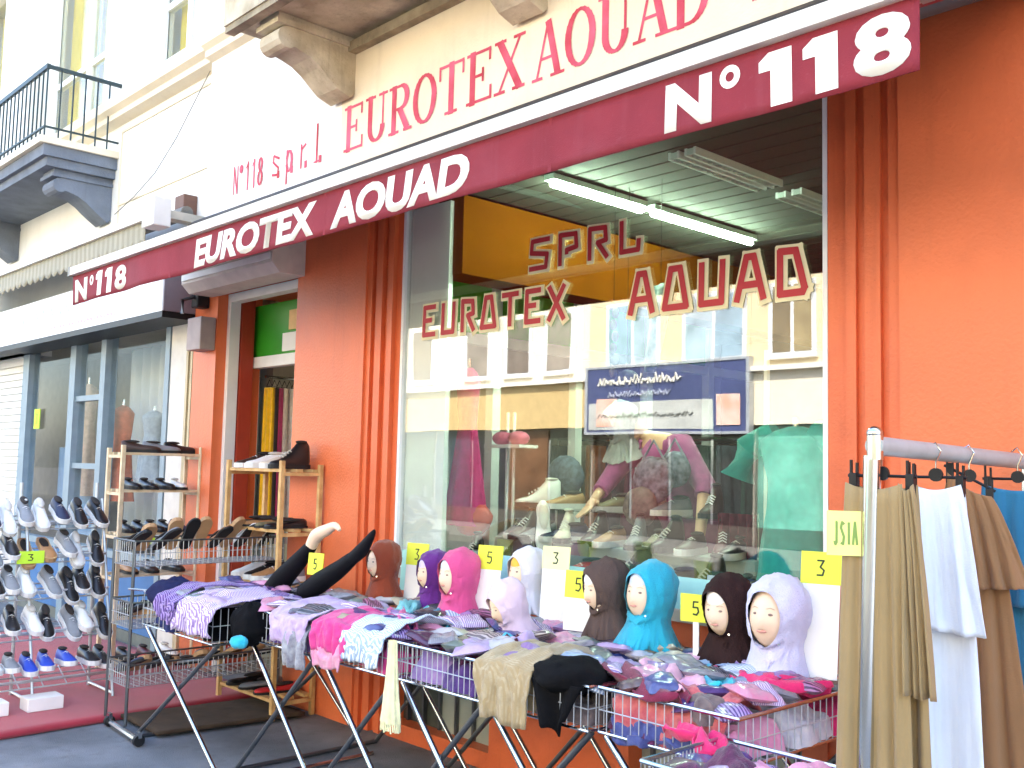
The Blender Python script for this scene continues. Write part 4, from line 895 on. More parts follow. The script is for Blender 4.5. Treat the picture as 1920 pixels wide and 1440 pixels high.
# ================================================================== hijab display heads
def hood_mesh(seed, flare=1.0, band=False):
    zs = [0, .02, .045, .07, .095, .12, .145, .17, .195, .22, .245, .27, .29, .308, .322, .332]
    def rad(z):
        T = [(0, .118, .100, .0), (.03, .108, .092, .0), (.07, .084, .080, .0), (.105, .074, .078, .004), (.14, .080, .088, .004), (.18, .089, .100, .004), (.22, .093, .106, .006), (.26, .089, .102, .008), (.29, .076, .088, .010), (.315, .050, .058, .012), (.332, .006, .008, .012)]
        for (a, b) in zip(T[:-1], T[1:]):
            if a[0] <= z <= b[0]:
                t = (z-a[0])/(b[0]-a[0]); return [a[i]+(b[i]-a[i])*t for i in (1, 2, 3)]
        return T[-1][1:]
    C = Vector((0, .0, .185)); nt_, ns_ = 44, 40; b = MB()
    def hit(d):
        lo, hi = 0., .5
        for _ in range(22):
            m = (lo+hi)/2; p = C+d*m; ok = 0 <= p.z <= .332
            if ok:
                rx, ry, cy = rad(p.z); fl = 1+(flare-1)*max(0, 1-p.z/.10); ok = (p.x/(rx*fl))**2+((p.y-cy)/(ry*fl))**2 < 1
            if ok: lo = m
            else: hi = m
        return lo
    def fn(u, v):
        th = 2*math.pi*u; s_ = v**1.25
        e = Vector((.057*math.cos(th), -.088, .012+.077*math.sin(th)*(1.0 if math.sin(th) > 0 else 1.08))).normalized(); k = Vector((0, 1, -.02)).normalized()
        an = e.angle(k); ax = e.cross(k).normalized(); d = Matrix.Rotation(an*s_, 3, ax) @ e
        p = C+d*hit(d); low = max(0., 1-p.z/.14); a = math.atan2(p.y, p.x)
        f = .07*fbm(d.x*2.2+seed, d.y*2.2, d.z*2.2)+.035*abs(fbm(d.x*5+seed, d.y*5, d.z*9))+.05*low*math.sin(6*a+seed+p.z*25)+.06*low*fbm(d.x*5, d.y*5+seed, d.z*5)
        f += .085*max(0, 1-abs(p.z-.10)/.07)*max(0, .3-math.sin(a))*math.sin(p.z*170-1.5*abs(math.cos(a))*3+seed)
        f += .07*(1-abs(math.sin(2.5*a+p.z*34+seed)))**4*max(0, 1-abs(p.z-.085)/.11)+.03*(1-abs(math.sin(3*a-p.z*22+seed)))**5*min(1, v*3)
        f += .05*math.exp(-(v/.05)**2)                      # rolled edge round the face
        q = C+(p-C)*(1+f); q.z = max(q.z, 0); return q
    b.grid(fn, nt_, ns_); return b.mesh('hood', True, 80)
def face_mesh():
    b = MB()
    def f(v):
        g = 1.0
        if v.y < 0:
            fx = abs(v.x); nose = math.exp(-(fx/.13)**2)*(.20 if -.28 < v.z < .12 else .0)*(1-max(0, v.z+.28)/.9); g += nose
            g -= .07*math.exp(-((fx-.36)/.16)**2-((v.z-.10)/.14)**2)
            g += .05*math.exp(-(fx/.28)**2-((v.z+.52)/.10)**2); g += .03*math.exp(-((fx-.5)/.25)**2-((v.z+.15)/.25)**2)
        return g
    b.ellipsoid((0, -.018, .200), .072, .081, .100, 32, 22, f)
    return b.mesh('face', True, 70)
FACE = face_mesh()
EYE = MB().ellipsoid((.024, -.0875, .210), .009, .006, .0042, 10, 6).mesh('eyes', True)
BROW = MB().tube([(.040, -.080, .224), (.026, -.091, .230), (.012, -.094, .226)], .0014, 5).mesh('eyebrows', True)
LIP = MB().ellipsoid((0, -.094, .160), .017, .007, .0055, 12, 6).mesh('lips', True)
CAP = MB().ellipsoid((0, -.010, .243), .064, .086, .066, 28, 14).mesh('under_cap', True)
EYEM = M('8A7468', .4); LIPM = M('DDA090', .5); BROWM = M('C9AE94', .8)
def head(label, c, px, py_base, h, Y, under=None, tilt=0., yaw=0., zb=None):
    p = at(px, py_base, Y=Y); s = h/.332
    t = thing('hijab_head', label, 'mannequin head', (p.x, Y, p.z if zb is None else zb), yaw, 'hijab display heads', s)
    t.rotation_euler = (tilt, 0, yaw)
    sd_ = px*.013
    inst(hood_mesh(sd_, 1.10+.10*math.sin(px)), 'hood', cloth(c, var=.10, scale=10, bump=.5, bscale=220), t)
    MB().tube([(.045, -.075, .125), (.052, -.084, .128)], .004, 8).build('pin', CHROME, t, True)
    f = inst(FACE, 'face', DUMMY, t)
    MIR = Matrix.Diagonal((-1, 1, 1, 1))
    for mw in (None, MIR): inst(EYE, 'eye', EYEM, f, mw); inst(BROW, 'eyebrow', BROWM, f, mw)
    inst(LIP, 'lips', LIPM, f)
    if under: inst(CAP, 'under_cap', cloth(under, bump=.1), t)
    return t
YH = -.40
head('mannequin head in a rust brown hijab beside the bare orange pier', '8A3F28', 720, 1118, .285, YH, yaw=-.05, tilt=.05)
head('mannequin head in a violet hijab tucked behind the bright pink one', '6A2E86', 812, 1140, .285, -.30, 'D8CBEA', yaw=-.1)
head('mannequin head in a bright pink hijab between two price cards', 'E0578F', 858, 1160, .325, YH, 'D9DCEE', yaw=-.05)
head('mannequin head in a yellow and white hijab behind the pale pink one', 'E6E2EA', 988, 1150, .30, -.26, 'E8B84A', yaw=-.1)
head('mannequin head in a pale pink hijab leaning low over the tray', 'E8CFE0', 978, 1195, .26, -.52, tilt=.45, yaw=-.25)
head('mannequin head in a grey brown crinkled hijab with white under-cap', '5B4B45', 1146, 1188, .30, YH, 'EFEDEA', yaw=-.3, tilt=.16)
head('mannequin head in a glossy turquoise hijab', '2FAFC9', 1214, 1216, .335, YH, 'D6DCEC', yaw=-.02, tilt=-.06)
head('mannequin head in a dark chocolate hijab with white under-cap', '33211F', 1372, 1242, .32, -.38, 'F1EEEA', yaw=.02, tilt=.12)
head('mannequin head in a white lavender hijab next to the leaning price card', 'D3D2EC', 1456, 1282, .375, YH, yaw=.04, tilt=-.04)
# ------------------------------------------------------------------ price cards
def digits(ch):
    return {'3': [[(.1, .95), (.8, .95), (.45, .55), (.85, .35), (.7, .05), (.1, .05)]], '5': [[(.85, .95), (.2, .95), (.15, .55), (.75, .55), (.85, .25), (.6, .03), (.1, .08)]],
            '2': [[(.1, .8), (.4, 1), (.8, .8), (.1, 0), (.9, 0)]], 'J': [[(.3, 1), (.8, 1)], [(.6, 1), (.55, .1), (.3, 0), (.1, .15)]], 'S': [[(.9, .9), (.4, 1), (.15, .75), (.8, .35), (.6, .02), (.1, .08)]],
            'I': [[(.5, 1), (.5, 0)]], 'A': [[(0, 0), (.45, 1), (.9, 0)], [(.2, .38), (.7, .38)]]}[ch]
def price_card(label, p0, w, h, hy, txt, yaw=0., lean=0., stick=0., top=YELLOW, ink=INK):
    t = thing('price_card', label, 'price card', p0, yaw, 'price cards'); t.rotation_euler = (lean, 0, yaw)
    z = stick
    if stick: MB().box(-.011, .011, -.004, .004, 0, stick).build('stick', CARD, t); MB().tube([(0, 0, 0), (0, 0, .012)], .05, 16).build('foot', cloth(PAL['pale pink']), t)
    if h-hy > .01: MB().box(-w/2, w/2, -.002, .002, z, z+h-hy).build('card', CARD, t); z += h-hy
    lb = MB().box(-w/2-.003, w/2+.003, -.003, .003, z+.0005, z+hy).build('yellow_label', top, t)
    n = len(txt); cw = w*.7/max(n, 2)
    for k, ch in enumerate(txt): strokes(digits(ch), -cw*n/2+cw*k+cw*.12, z+hy*.25, cw*.72, hy*.5, -.0035, .006, ink, lb, 'digit')
    return t
c = lambda px, py, Y: at(px, py, Y=Y)
price_card('white card with yellow label between rust brown and violet heads', c(775, 1128, -.30), .13, .29, .11, '3', .25, -.1)
price_card('tall white card with yellow label beside the bright pink head', c(908, 1172, -.34), .13, .36, .11, '5', .25, -.12)
price_card('faded white card with pale label behind the pale pink head', c(1035, 1165, -.30), .13, .32, .10, '3', .25, -.1, top=M('F3F3B0', .7))
price_card('short white card with yellow label in front of the crinkled hijab', c(1080, 1183, -.42), .12, .24, .11, '5', .25, -.1)
price_card('yellow label on a white stick between turquoise and chocolate heads', c(1305, 1235, -.42), .115, .10, .10, '5', .25, 0, .13)
price_card('white card with yellow label leaning beside the lavender head', c(1532, 1272, -.36), .13, .42, .11, '3', .3, -.18)
price_card('yellow square card taped to the skirt rail post', c(1586, 1042, -1.13), .085, .11, .11, 'JSIA', .55, 0, 0, M('F0F08A', .7), M('7E9A4E', .8))
price_card('yellow card standing between the two black stocking legs', c(590, 1078, -.62), .085, .11, .11, '5', .4, -.1)
price_card('lime tag hanging on the front of the tall pine rack', (-6.93, -.46, .905), .14, .075, .075, '5', R_(90), 0, 0, LIME)
price_card('lime tag clipped to the chromed wire rack', (-6.47, -1.36, .855), .15, .075, .075, '3', R_(90), 0, 0, LIME)
price_card('lime tag stuck inside the neighbouring shop window', (-10.72, .0, 1.78), .16, .20, .20, '3', 0, 0, 0, LIME)
# pastel backing boards along the sill
for k, (p0, p1, y0, y1, cc) in enumerate((((762, 945), (945, 1052), -.09, -.09, 'BFE4D6'), ((1052, 1180), (1180, 1300), -.09, -.09, 'C4F0E4'))): pass
def sill_board(label, pa, pb, Y, cc, lean=.0):
    A = at(*pa, Y=Y); B = at(*pb, Y=Y); w = B.x-A.x; h = A.z-B.z
    o = MB().box(-w/2, w/2, -.004, .004, 0, h).build('backing_board', M(cc, .6, var=.05)); o.location = ((A.x+B.x)/2, Y, B.z); o.rotation_euler = (-.06, 0, 0)
    return tag(o, label, 'board', 'pastel boards along the window sill')
sill_board('mint board leaning behind the first price card', (752, 1030), (835, 1120), -.14, 'A9DCCB')
sill_board('pale aqua board behind the yellow and white hijab', (930, 1040), (1040, 1118), -.14, 'A6DCE0')
sill_board('pale aqua board beside the crinkled hijab', (1058, 1060), (1140, 1128), -.14, 'B4EBE0')
sill_board('pale mint board between turquoise and chocolate heads', (1245, 1078), (1332, 1150), -.14, 'B0E6DA')
sill_board('grey board leaning beside the chocolate head', (1325, 1078), (1382, 1150), -.12, '9DB0AC')
# ------------------------------------------------------------------ stocking display legs
STOCK = M('0B0B10', .7, var=.2, bump=.2, bscale=300, spec=.2)
def dleg(label, pts, rs, foot, fr, bare):
    t = thing('stocking_leg', label, 'mannequin leg', pts[0], 0, 'stocking display legs'); o = Vector(pts[0])
    def sm(P, Rr, n=5):
        out, ro = [], []
        P = [Vector(p)-o for p in P]
        for k in range(len(P)-1):
            a, b, c_, d = P[max(k-1, 0)], P[k], P[k+1], P[min(k+2, len(P)-1)]
            for j in range(n):
                s = j/n; out.append(.5*((2*b)+(c_-a)*s+(2*a-5*b+4*c_-d)*s*s+(3*b-a-3*c_+d)*s**3)); ro.append(Rr[k]+(Rr[k+1]-Rr[k])*s)
        out.append(P[-1]); ro.append(Rr[-1]); return out, ro
    a, b = sm(pts, rs); MB().tube(a, b, 16).build('stocking', STOCK, t, True, ang=80)
    a, b = sm(foot, fr); MB().tube(a, b, 14, flat=1.0).build('foot', DUMMY if bare else STOCK, t, True, ang=80)
    return t
Q = lambda x, y, Y=-.6: at(x, y, Y=Y)
dleg('black stocking leg with bare cream foot sticking up from the trays', [Q(505, 1118), Q(530, 1085), Q(560, 1052), Q(585, 1022)], [.062, .058, .046, .030], [Q(582, 1026), Q(594, 1004), Q(612, 994), Q(628, 986), Q(637, 994)], [.030, .036, .030, .020, .008], True)
dleg('all black stocking leg with pointed toe sticking up from the trays', [Q(572, 1112), Q(600, 1092), Q(635, 1068), Q(662, 1046)], [.050, .054, .044, .032], [Q(660, 1048), Q(676, 1034), Q(688, 1018), Q(698, 1002), Q(702, 994)], [.032, .034, .026, .016, .006], False)
# ================================================================== skirt rail
RK = thing('garment_rail', 'chrome garment rail of hanging skirts standing square to the orange wall', 'clothes rail', (-1.205, -1.1, 0))
MB().tube([(-.055, 0, .0), (-.01, 0, 1.55)], .021, 14).build('post', CHROME, RK, True); MB().tube([(-.02, .95, 0), (.01, .95, 1.55)], .016, 14).build('post', CHROME, RK, True)
MB().tube([(0, -.01, 1.575), (0, .98, 1.555)], .024, 14).build('rail', M('A3ADAB', .3, .0, var=.08, scale=20), RK, True)
MB().ellipsoid((0, -.005, 1.605), .020, .020, .018).tube([(0, -.004, 1.54), (0, -.004, 1.60)], .020, 12).build('finial', CHROME, RK, True)
for y in (0, .95): MB().tube([(-.3, y, .02), (.3, y, .02)], .014, 10).build('foot', CHROME, RK, True)
def skirt(label, cc, y, xoff, w, wt, wb, z2, layers, rot=0., folds=5, tiltz=0.):
    t = thing('hanging_skirt', label, 'skirt', (-1.205+xoff, -1.1+y, 1.495), rot, 'skirts on the chrome rail')
    MB().tube([(0, 0, .005), (0, 0, .045), (.012, 0, .075), (.0, 0, .098), (-.016, 0, .085)], .0025, 6).build('hook', CHROME, t, True)
    MB().tube([(-w/2-.015, 0, .005-tiltz), (0, 0, .006), (w/2+.015, 0, .005+tiltz)], .0045, 6).build('hanger_bar', BLACKM, t, True)
    MB().tube([(0, -.006, .012), (0, .006, .012)], .018, 14).build('hanger_hub', BLACKM, t)
    for s in (-1, 1):
        zc = s*tiltz
        MB().box(s*w/2-.010, s*w/2+.010, -.012, .012, zc-.045, zc+.012).build('clip', BLACKM, t, bevel=.002); MB().box(s*w/2-.010, s*w/2-.005, -.005, .005, zc+.012, zc+.045).box(s*w/2+.005, s*w/2+.010, -.005, .005, zc+.012, zc+.038).build('clip_lever', BLACKM, t)
    def layer(za, zb, yy, x0, x1, x2, x3, seed, ph, amp=1.):
        def fn(u, v):
            xa = x0+(x1-x0)*u; xb = x2+(x3-x2)*u; x = xa+(xb-xa)*v**.8
            z = za-(za-zb)*v+(u-.5)*2*tiltz*(1-v)*.9-.016*math.cos((u-.5)*math.pi)*(1-v)**3+.008*fbm(u*3, 2, seed)*v
            g = fbm(u*3.3, v*.7, seed)
            yv = yy+amp*(.004+.012*v)*math.sin(u*folds*6.28+ph+2.2*g)+.014*amp*fbm(u*4, v*1.3, seed+4)*(.3+v)
            return (x, yv, z)
        return MB().grid(fn, 60, 30)
    layer(-.014, z2-1.495, .012, -wt/2, wt/2, -wb/2, wb/2, y*9+1, 0).build('skirt', cloth(cc, scale=4, var=.08, bump=.15), t, True, solid=.003, ang=80)
    for k, (zb, x0, x1, x2, x3, off) in enumerate(layers): layer(-.012, zb-1.495, off, x0, x1, x2, x3, y*5+3+k, 1.5, .7).build('over_layer', cloth(cc, scale=4, var=.08, bump=.15), t, True, solid=.003, ang=80)
    return t
skirt('khaki pleated skirt at the outer end of the rail', '97815A', .03, -.0, .14, .165, .25, .25, [(.98, .05, .085, .06, .135, -.03), (.28, -.08, .06, -.12, .09, -.035)], rot=.12, folds=4)
skirt('white two tier skirt between the khaki and tan ones', 'D8E0EA', .30, .015, .125, .14, .27, .2, [(1.10, -.065, .07, -.06, .125, -.03)], rot=.1, folds=2)
skirt('tan brown two tier skirt on a tilted hanger', '8F6B49', .50, .02, .10, .11, .40, .2, [(1.20, -.055, .055, -.06, .15, -.03)], rot=.35, folds=4, tiltz=-.035)
skirt('teal blue skirt at the wall end of the rail', '2E6E90', .74, .06, .16, .20, .27, .25, [(1.13, -.09, .09, -.09, .13, -.03)], rot=.2, folds=3)
# ================================================================== display window contents
dp_ = tag(MB().box(-4.28, -1.99, .08, .62, .02, .97).build('display_plinth', M('9FA69C', .5, var=.06)), 'low boxed display plinth inside the shop window', 'plinth')
st_ = tag(MB().box(-4.27, -2.55, .42, .62, .971, 1.11).build('display_step', M('A9AFA6', .5, var=.06), bevel=.004), 'raised step for shoes inside the shop window', 'step')
g1 = ['black', 'grey', 'white', 'black', 'white', 'black', 'grey', 'red', 'grey', 'black', 'white', 'olive', 'black', 'blue', 'black', 'dark brown']
for k, cc in enumerate(g1): shoe('sneaker' if k % 3 else 'boot', cc, (-4.25+.135*k, .28+rnd.uniform(-.03, .03), .972), R_(-90)+rnd.uniform(-.6, .6), 0, '%s from teal dress on the plinth inside the shop window' % NTH[15-k], 'shoes in the shop window')
g2 = ['black', 'dark brown', 'grey', 'cream', 'navy', 'black', 'tan', 'grey', 'olive', 'black', 'dark brown', 'maroon', 'black']
for k, cc in enumerate(g2): shoe('boot' if k % 2 else 'sneaker', cc, (-4.2+.125*k, .58, 1.112), R_(-90)+rnd.uniform(-.6, .6), 0, '%s from teal dress on the step inside the shop window' % NTH[12-k], 'shoes in the shop window')
shoe('flat', 'white', (-3.93, .46, 1.30), R_(-40), R_(58), 'standing on its toe inside the shop window', 'shoes in the shop window', sc=1.1)
gs = thing('glass_shelf', 'glass shelf of shoes behind the window step', 'shelf', (-3.55, .80, 0))
MB().box(-.75, .75, -.12, .12, 1.262, 1.27).build('pane', WGLASS, gs)
for x in (-.7, .7): MB().tube([(x, .1, .02), (x, .1, 1.30)], .008, 8).build('upright', CHROME, gs, True)
for k, cc in enumerate(('white', 'tan', 'black', 'olive', 'cream', 'grey', 'dark brown')): shoe('sneaker' if k % 2 else 'boot', cc, (-4.22+.19*k, .90, 1.271), R_(-90)+rnd.uniform(-.7, .7), 0, '%s from person on the glass shelf in the shop window' % NTH[k], 'shoes in the shop window')
def gown(label, cc, px, pt_, pb, Y, w0, w1, w2, name='display_dress', sleeves=False):
    A = at(px, pt_, Y=Y); B = at(px, pb, Y=Y); H = A.z-B.z
    t = thing(name, label, 'dress', (A.x, Y, B.z)); sd_ = px*.1
    def fn(u, v):
        a = u*2*math.pi; r = ((.03+(w1*1.05-.03)*(v/.09)**.6) if v < .09 else (w1*1.05-(w1*1.05-w0-.02)*(v-.09)/.27) if v < .36 else w0+.02+(w2-w0-.02)*(v-.36)/.64)*(1+.07*math.sin(a*7+sd_)*v+.08*fbm(math.cos(a), math.sin(a), v*3+sd_))
        return (r*math.cos(a), r*.6*math.sin(a), H*(1-v))
    MB().grid(fn, 48, 34).build('gown', cloth(cc, bump=.2), t, True, ang=80)
    MB().tube([(0, 0, H*.98), (0, 0, H*1.06)], .012, 8).build('hanger_neck', CHROME, t, True)
    if sleeves:
        for s in (-1, 1): MB().tube([(s*w0*.9, 0, H*.97), (s*(w1+.06), -.02, H*.86), (s*(w1+.10), -.04, H*.66)], [.05, .06, .075], 12).build('sleeve', cloth(cc, bump=.2), t, True)
    return t
gown('magenta evening gown with draped skirt in the window', 'B81F62', 880, 690, 985, .50, .05, .09, .17)
cu_ = tag(MB().ellipsoid((0, 0, .08), .16, .07, .10, 24, 12, lambda v: 1+.1*fbm(v.x*2, v.y*2, v.z*2)).build('handbag', M('C2402C', .5, var=.2), None, True), 'red and gold round handbag at the foot of the magenta gown', 'handbag'); cu_.location = (at(885, 1010, Y=.50).x, .50, 1.112)
gown('teal green long dress hanging at the window edge', '2FA08C', 1492, 800, 1095, .16, .10, .15, .165, sleeves=True)
tag(MB().box(-.008, .008, -.01, .01, 0, 1.1).build('display_pole', M('D8CFB4', .5)), 'slim cream pole beside the teal dress', 'pole').location = (at(1437, 1090, Y=.16).x, .16, z_sill-.018)
vt_ = at(1380, 1000, Y=.5)
tag(MB().grid(lambda u, v: (vt_.x-.10+.22*u, .5+.02*math.sin(u*30), z_sill-.018+.40*(1-v)), 24, 6).build('hanging_cloth', cloth('5B1F2C'), None, True, solid=.004), 'burgundy patterned cloth hung beside the teal dress', 'cloth')
sp = at(955, 945, Y=.8)
t = thing('display_stand', 'white twin pole display stand with pink top inside the window', 'display stand', (sp.x, .8, .62))
for x in (-.03, .03): MB().tube([(x, 0, 0), (x, 0, 1.22)], .010, 8).build('pole', WHITEM, t, True)
MB().box(-.16, .16, -.08, .08, 1.0, 1.02).build('shelf', WHITEM, t); MB().ellipsoid((-.07, 0, 1.06), .08, .06, .045).ellipsoid((.07, 0, 1.06), .08, .06, .045).build('pink_hat', cloth('D46A84'), t, True)
MB().tube([(0, 0, 0), (0, 0, .02)], .14, 20).build('base', WHITEM, t)
for k, (px, py, Y, cc, lb, r) in enumerate(((1225, 900, .72, '33384A', 'dark patterned shoulder bag hanging in the window', .13), (1265, 880, .80, '2A3A3E', 'dark green beaded bag hanging in the window', .10), (1175, 722, .55, '24262C', 'black knitted hat hung from the window ceiling', .085), (1200, 950, .66, '6A625A', 'taupe soft bag on the window step', .11), (1060, 895, 1.0, '4C5566', 'slate blue folded pullover deep in the window', .14))):
    p = at(px, py, Y=Y); nm = 'knit_hat' if k == 2 else 'shoulder_bag' if k != 4 else 'folded_pullover'
    t = thing(nm, lb, 'hat' if k == 2 else 'bag' if k != 4 else 'garment', (p.x, p.y, p.z-r))
    MB().ellipsoid((0, 0, r), r, r*.5, r*.95, 24, 12, lambda v, k=k: 1+.08*fbm(v.x*2+k, v.y*2, v.z*2)).build('body', M(cc, .7, var=.5, scale=30, c2='8E93A8' if k < 2 else None), t, True)
    if k in (0, 1): MB().tube([(-r*.7, 0, r*1.6), (0, 0, r*2.6), (r*.7, 0, r*1.6)], .007, 6).build('strap', M('8A93A0', .5), t, True)
    if k == 2: MB().tube([(0, 0, r*1.8), (0, 0, 2.995-(p.z-r))], .002, 4).build('thread', BLACKM, t)
for k, (px, z0, z1, Y, cc, lb) in enumerate(((1150, 1.98, 2.35, .5, '6A5A48', 'string of brown beads dangling inside the window'), (1238, 2.0, 2.45, .55, '3E6A6E', 'grey green pennant hanging inside the window'))):
    p = at(px, 640, Y=Y); t = thing('window_pendant', lb, 'pendant', (p.x, Y, z0))
    b = MB()
    for j in range(6): b.ellipsoid((.012*(j % 2), 0, .03+(z1-z0-.06)*j/5), .02+.014*(j == 1), .018, .03, 10, 6)
    if k == 0: b.build('beads', M(cc, .6, var=.3), t, True)
    else: MB().grid(lambda u, v: (-.09+.16*u*(1-.6*v), .02*math.sin(u*6+v*4), (z1-z0)*(1-v)), 10, 14).build('cloth', cloth(cc, c2='B9BDB8', scale=10), t, True, solid=.004)
    MB().tube([(0, 0, z1-z0-.05), (0, 0, 2.995-z0)], .002, 4).build('thread', BLACKM, t)
# clothes rails and stock deeper in the shop
DC = ['1E2A3E', '33384A', '6E2A2A', '2F4A44', '8A4A22', '24242A', '4A4F58', '7A6A5A', '5A2A44', '2A3A30']
CN = ['dark blue', 'slate', 'brick red', 'bottle green', 'rust', 'black', 'steel grey', 'taupe', 'aubergine', 'forest green']
for r_, (y, x0, x1, zr) in enumerate(((2.6, -5.9, -2.2, 1.72), (4.2, -6.6, -2.0, 1.75))):
    t = thing('stock_rail', ('long garment rail in the middle of the shop', 'long garment rail along the back of the shop')[r_], 'clothes rail', ((x0+x1)/2, y, .02)); hw = (x1-x0)/2
    MB().tube([(-hw, 0, zr), (hw, 0, zr)], .014, 8).build('rail', CHROME, t, True)
    for s in (-hw, hw): MB().tube([(s, 0, 0), (s, 0, zr)], .014, 8).build('post', CHROME, t, True)
    n = 18
    for k in range(n):
        ci = (k*7+r_*3) % 10; x = x0+.1+(x1-x0-.2)*k/(n-1)
        o = MB().grid(lambda u, v, k=k: (.012*math.sin(u*20+k)+.05*(v-.5)*math.sin(k), (u-.5)*(.36+.12*v), -.05-(.72+.25*((k*3) % 4)/4)*v), 14, 8).build('hanging_garment', cloth(DC[ci]), None, True, solid=.03); o.location = (x, y, zr+.02)
        tag(o, '%s garment %s along the rail %s' % (CN[ci], NTH[k], ('in the middle of the shop', 'at the back of the shop')[r_]), 'garment', 'stock on the inner rails')
# clothes inside the doorway
DR = thing('door_rail', 'clothes rail just inside the shop doorway', 'clothes rail', (-6.80, .80, .02))
MB().tube([(0, -.45, 2.12), (0, .42, 2.12)], .012, 8).build('rail', CHROME, DR, True)
for s in (-.45, .42): MB().tube([(-.10, s, 0), (-.10, s, 2.12)], .012, 8).build('post', CHROME, DR, True)
for k, (cc, nm, w) in enumerate((('E0B020', 'yellow', .10), ('4A4440', 'charcoal', .10), ('D0487E', 'pink', .09), ('CFC6B6', 'cream', .12), ('E6E2DA', 'white', .12), ('2A2C34', 'black', .16), ('8A8F96', 'grey', .12))):
    t = thing('hanging_garment', '%s garment hanging just inside the shop doorway' % nm, 'garment', (-6.70, .33+.042*k, 2.12), 0, 'clothes inside the doorway')
    MB().tube([(-.04, 0, -.06), (0, 0, -.01), (.04, 0, -.06), (-.04, 0, -.06)], .003, 5).build('hanger', BLACKM, t)
    MB().grid(lambda u, v, w=w, k=k: ((u-.5)*w*(1.0+.4*v), .02*math.sin(u*16+k), -.07-1.15*v), 14, 8).build('cloth', cloth(cc), t, True, solid=.02)
bs = tag(MB().box(-6.9, -5.75, 1.25, 1.30, .02, 2.1).build('stock_cabinet', M('C9C6BC', .6, var=.1)), 'pale stock cabinet inside the doorway', 'cabinet')
# neighbour's window dressing
for k, (px, pt_, pb, Y, cc, lb) in enumerate(((232, 760, 940, .20, 'C2623E', 'orange gown in the neighbouring shop window'), (168, 720, 930, .24, 'D9BCA4', 'peach gown in the neighbouring shop window'), (290, 770, 900, .22, '9AA4AC', 'grey gown in the neighbouring shop window'))):
    gown(lb, cc, px, pt_, pb, Y, .09, .14, .20)
bl = MB().grid(lambda u, v: (-9.66+1.95*u, .50+.03*math.sin(u*64), .75+1.80*v), 90, 2).build('net_curtain', M('C9D2DA', .9, var=.12, scale=2, c2='E2E4E2'), None, True, solid=.003); tag(bl, 'pale blue grey pleated curtain in the neighbouring shop window', 'curtain')
pn = MB().box(-10.9, -9.9, .30, .32, .75, 1.60).build('blue_board', M('7FA0C4', .6, var=.1)); tag(pn, 'pale blue display board in the neighbouring shop window', 'board')
# ================================================================== person bending over the window display
PS = thing('person', 'person in a pale grey headscarf and pink sleeves reaching down over the window shoes', 'person', (-3.52, 1.25, .02))
O = Vector((-3.52, 1.25, .02))
hd = at(1170, 790, Y=.92)-O; sL = at(1196, 838, Y=1.0)-O; sR = at(1278, 838, Y=1.0)-O; hL = at(1112, 940, Y=.64)-O; hR = at(1309, 1032, Y=.70)-O
eL = (sL+hL)/2+Vector((-.04, .05, .02)); eR = (sR+hR)/2+Vector((.08, .03, .05)); ch = (sL+sR)/2+Vector((0, .02, -.03))
pel = Vector((0.05, .12, .92)); nk = (hd+ch)/2+Vector((0, .01, .0))
vts = [pel, pel.lerp(ch, .5)+Vector((0, .04, 0)), ch, nk, hd, hd+Vector((-.01, -.02, .10)), sL, eL, hL.lerp(eL, .12), sR, eR, hR.lerp(eR, .12), pel+Vector((-.10, 0, -.06)), Vector((-.09, .08, .48)), Vector((-.10, .10, .05)), Vector((-.10, -.04, .03)), pel+Vector((.10, 0, -.06)), Vector((.14, .10, .48)), Vector((.15, .12, .05)), Vector((.15, -.02, .03))]
rad_ = [.15, .135, .13, .05, .085, .07, .065, .045, .028, .065, .045, .028, .10, .065, .045, .04, .10, .065, .045, .04]
eds = [(0, 1), (1, 2), (2, 3), (3, 4), (4, 5), (2, 6), (6, 7), (7, 8), (2, 9), (9, 10), (10, 11), (0, 12), (12, 13), (13, 14), (14, 15), (0, 16), (16, 17), (17, 18), (18, 19)]
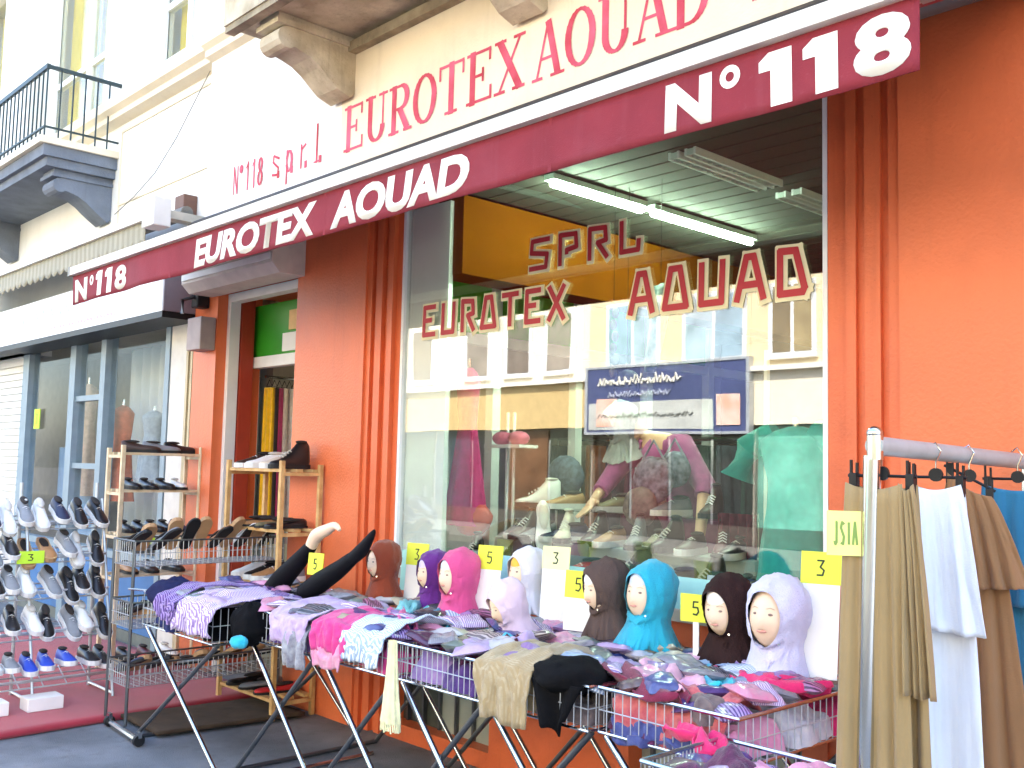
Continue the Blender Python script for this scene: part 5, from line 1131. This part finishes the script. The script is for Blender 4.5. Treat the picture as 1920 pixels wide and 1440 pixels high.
for base, el, sx in ((8, eL, -1), (11, eR, 1)):           # palm, four fingers and a thumb on each hand
    w_ = vts[base]; dr = (w_-el).normalized(); sd2 = dr.cross(Vector((0, 1, 0))).normalized()
    palm = w_+dr*.06; pi = len(vts); vts.append(palm); rad_.append(.026); eds.append((base, pi))
    for q, (off, ln) in enumerate(((-.027, .062), (-.009, .074), (.009, .070), (.027, .054))):
        a = palm+dr*.035+sd2*off; b2 = a+dr*ln*.55+Vector((0, -.008, 0)); c2_ = b2+dr*ln*.45+Vector((0, -.018, -.006))
        i0 = len(vts); vts += [a, b2, c2_]; rad_ += [.0095, .0085, .007]; eds += [(pi, i0), (i0, i0+1), (i0+1, i0+2)]
    a = w_+dr*.035-sd2*.035*sx; b2 = a+dr*.035-sd2*.02*sx; i0 = len(vts); vts += [a, b2]; rad_ += [.011, .009]; eds += [(pi, i0), (i0, i0+1)]
me = bpy.data.meshes.new('body'); me.from_pydata([tuple(v) for v in vts], eds, []); bd = bpy.data.objects.new('body', me); col.objects.link(bd); bd.parent = PS
me.materials.append(SKIN); sk = bd.modifiers.new('skin', 'SKIN'); sk.use_smooth_shade = True
for i, r in enumerate(rad_): me.skin_vertices[0].data[i].radius = (r, r)
me.skin_vertices[0].data[0].use_root = True
q = bd.modifiers.new('sub', 'SUBSURF'); q.levels = q.render_levels = 1
PINKS = cloth('9A4A7C', bump=.2); GREYV = cloth('B9BBB8', bump=.2)
MB().tube([ch.lerp(sL, .6), sL, sL.lerp(eL, .5), eL, eL.lerp(hL, .7)], [.085, .078, .066, .058, .046], 14).build('sleeve', PINKS, PS, True, ang=80)
MB().tube([ch.lerp(sR, .6), sR, sR.lerp(eR, .5), eR, eR.lerp(hR, .15)], [.085, .078, .066, .058, .054], 14).build('sleeve', PINKS, PS, True, ang=80)
MB().tube([pel+Vector((0, 0, -.12)), pel, pel.lerp(ch, .5)+Vector((0, .03, 0)), ch, ch.lerp(nk, .6)], [.20, .19, .175, .165, .08], 20).build('jumper', PINKS, PS, True, ang=80)
for k in (12, 16): MB().tube([vts[k]+Vector((0, 0, .08)), vts[k], vts[k+1], vts[k+2]], [.13, .12, .085, .07], 14).build('trouser_leg', cloth('2A2C34'), PS, True)
hs = inst(hood_mesh(2.2, 1.5), 'headscarf', cloth('A4A8A6', bump=.2), PS)
hs.matrix_local = Matrix.Translation(hd+Vector((0, .03, -.20))) @ Matrix.Rotation(R_(18), 4, 'X') @ Matrix.Rotation(-.35, 4, 'Z') @ Matrix.Scale(.98, 4)
fc = inst(FACE, 'face', SKIN, PS); fc.matrix_local = hs.matrix_local.copy()
for nm, mm, mt in (('eye', EYE, EYEM), ('eyebrow', BROW, BROWM), ('lips', LIP, LIPM)): inst(mm, nm, mt, fc); nm != 'lips' and inst(mm, nm, mt, fc, Matrix.Diagonal((-1, 1, 1, 1)))
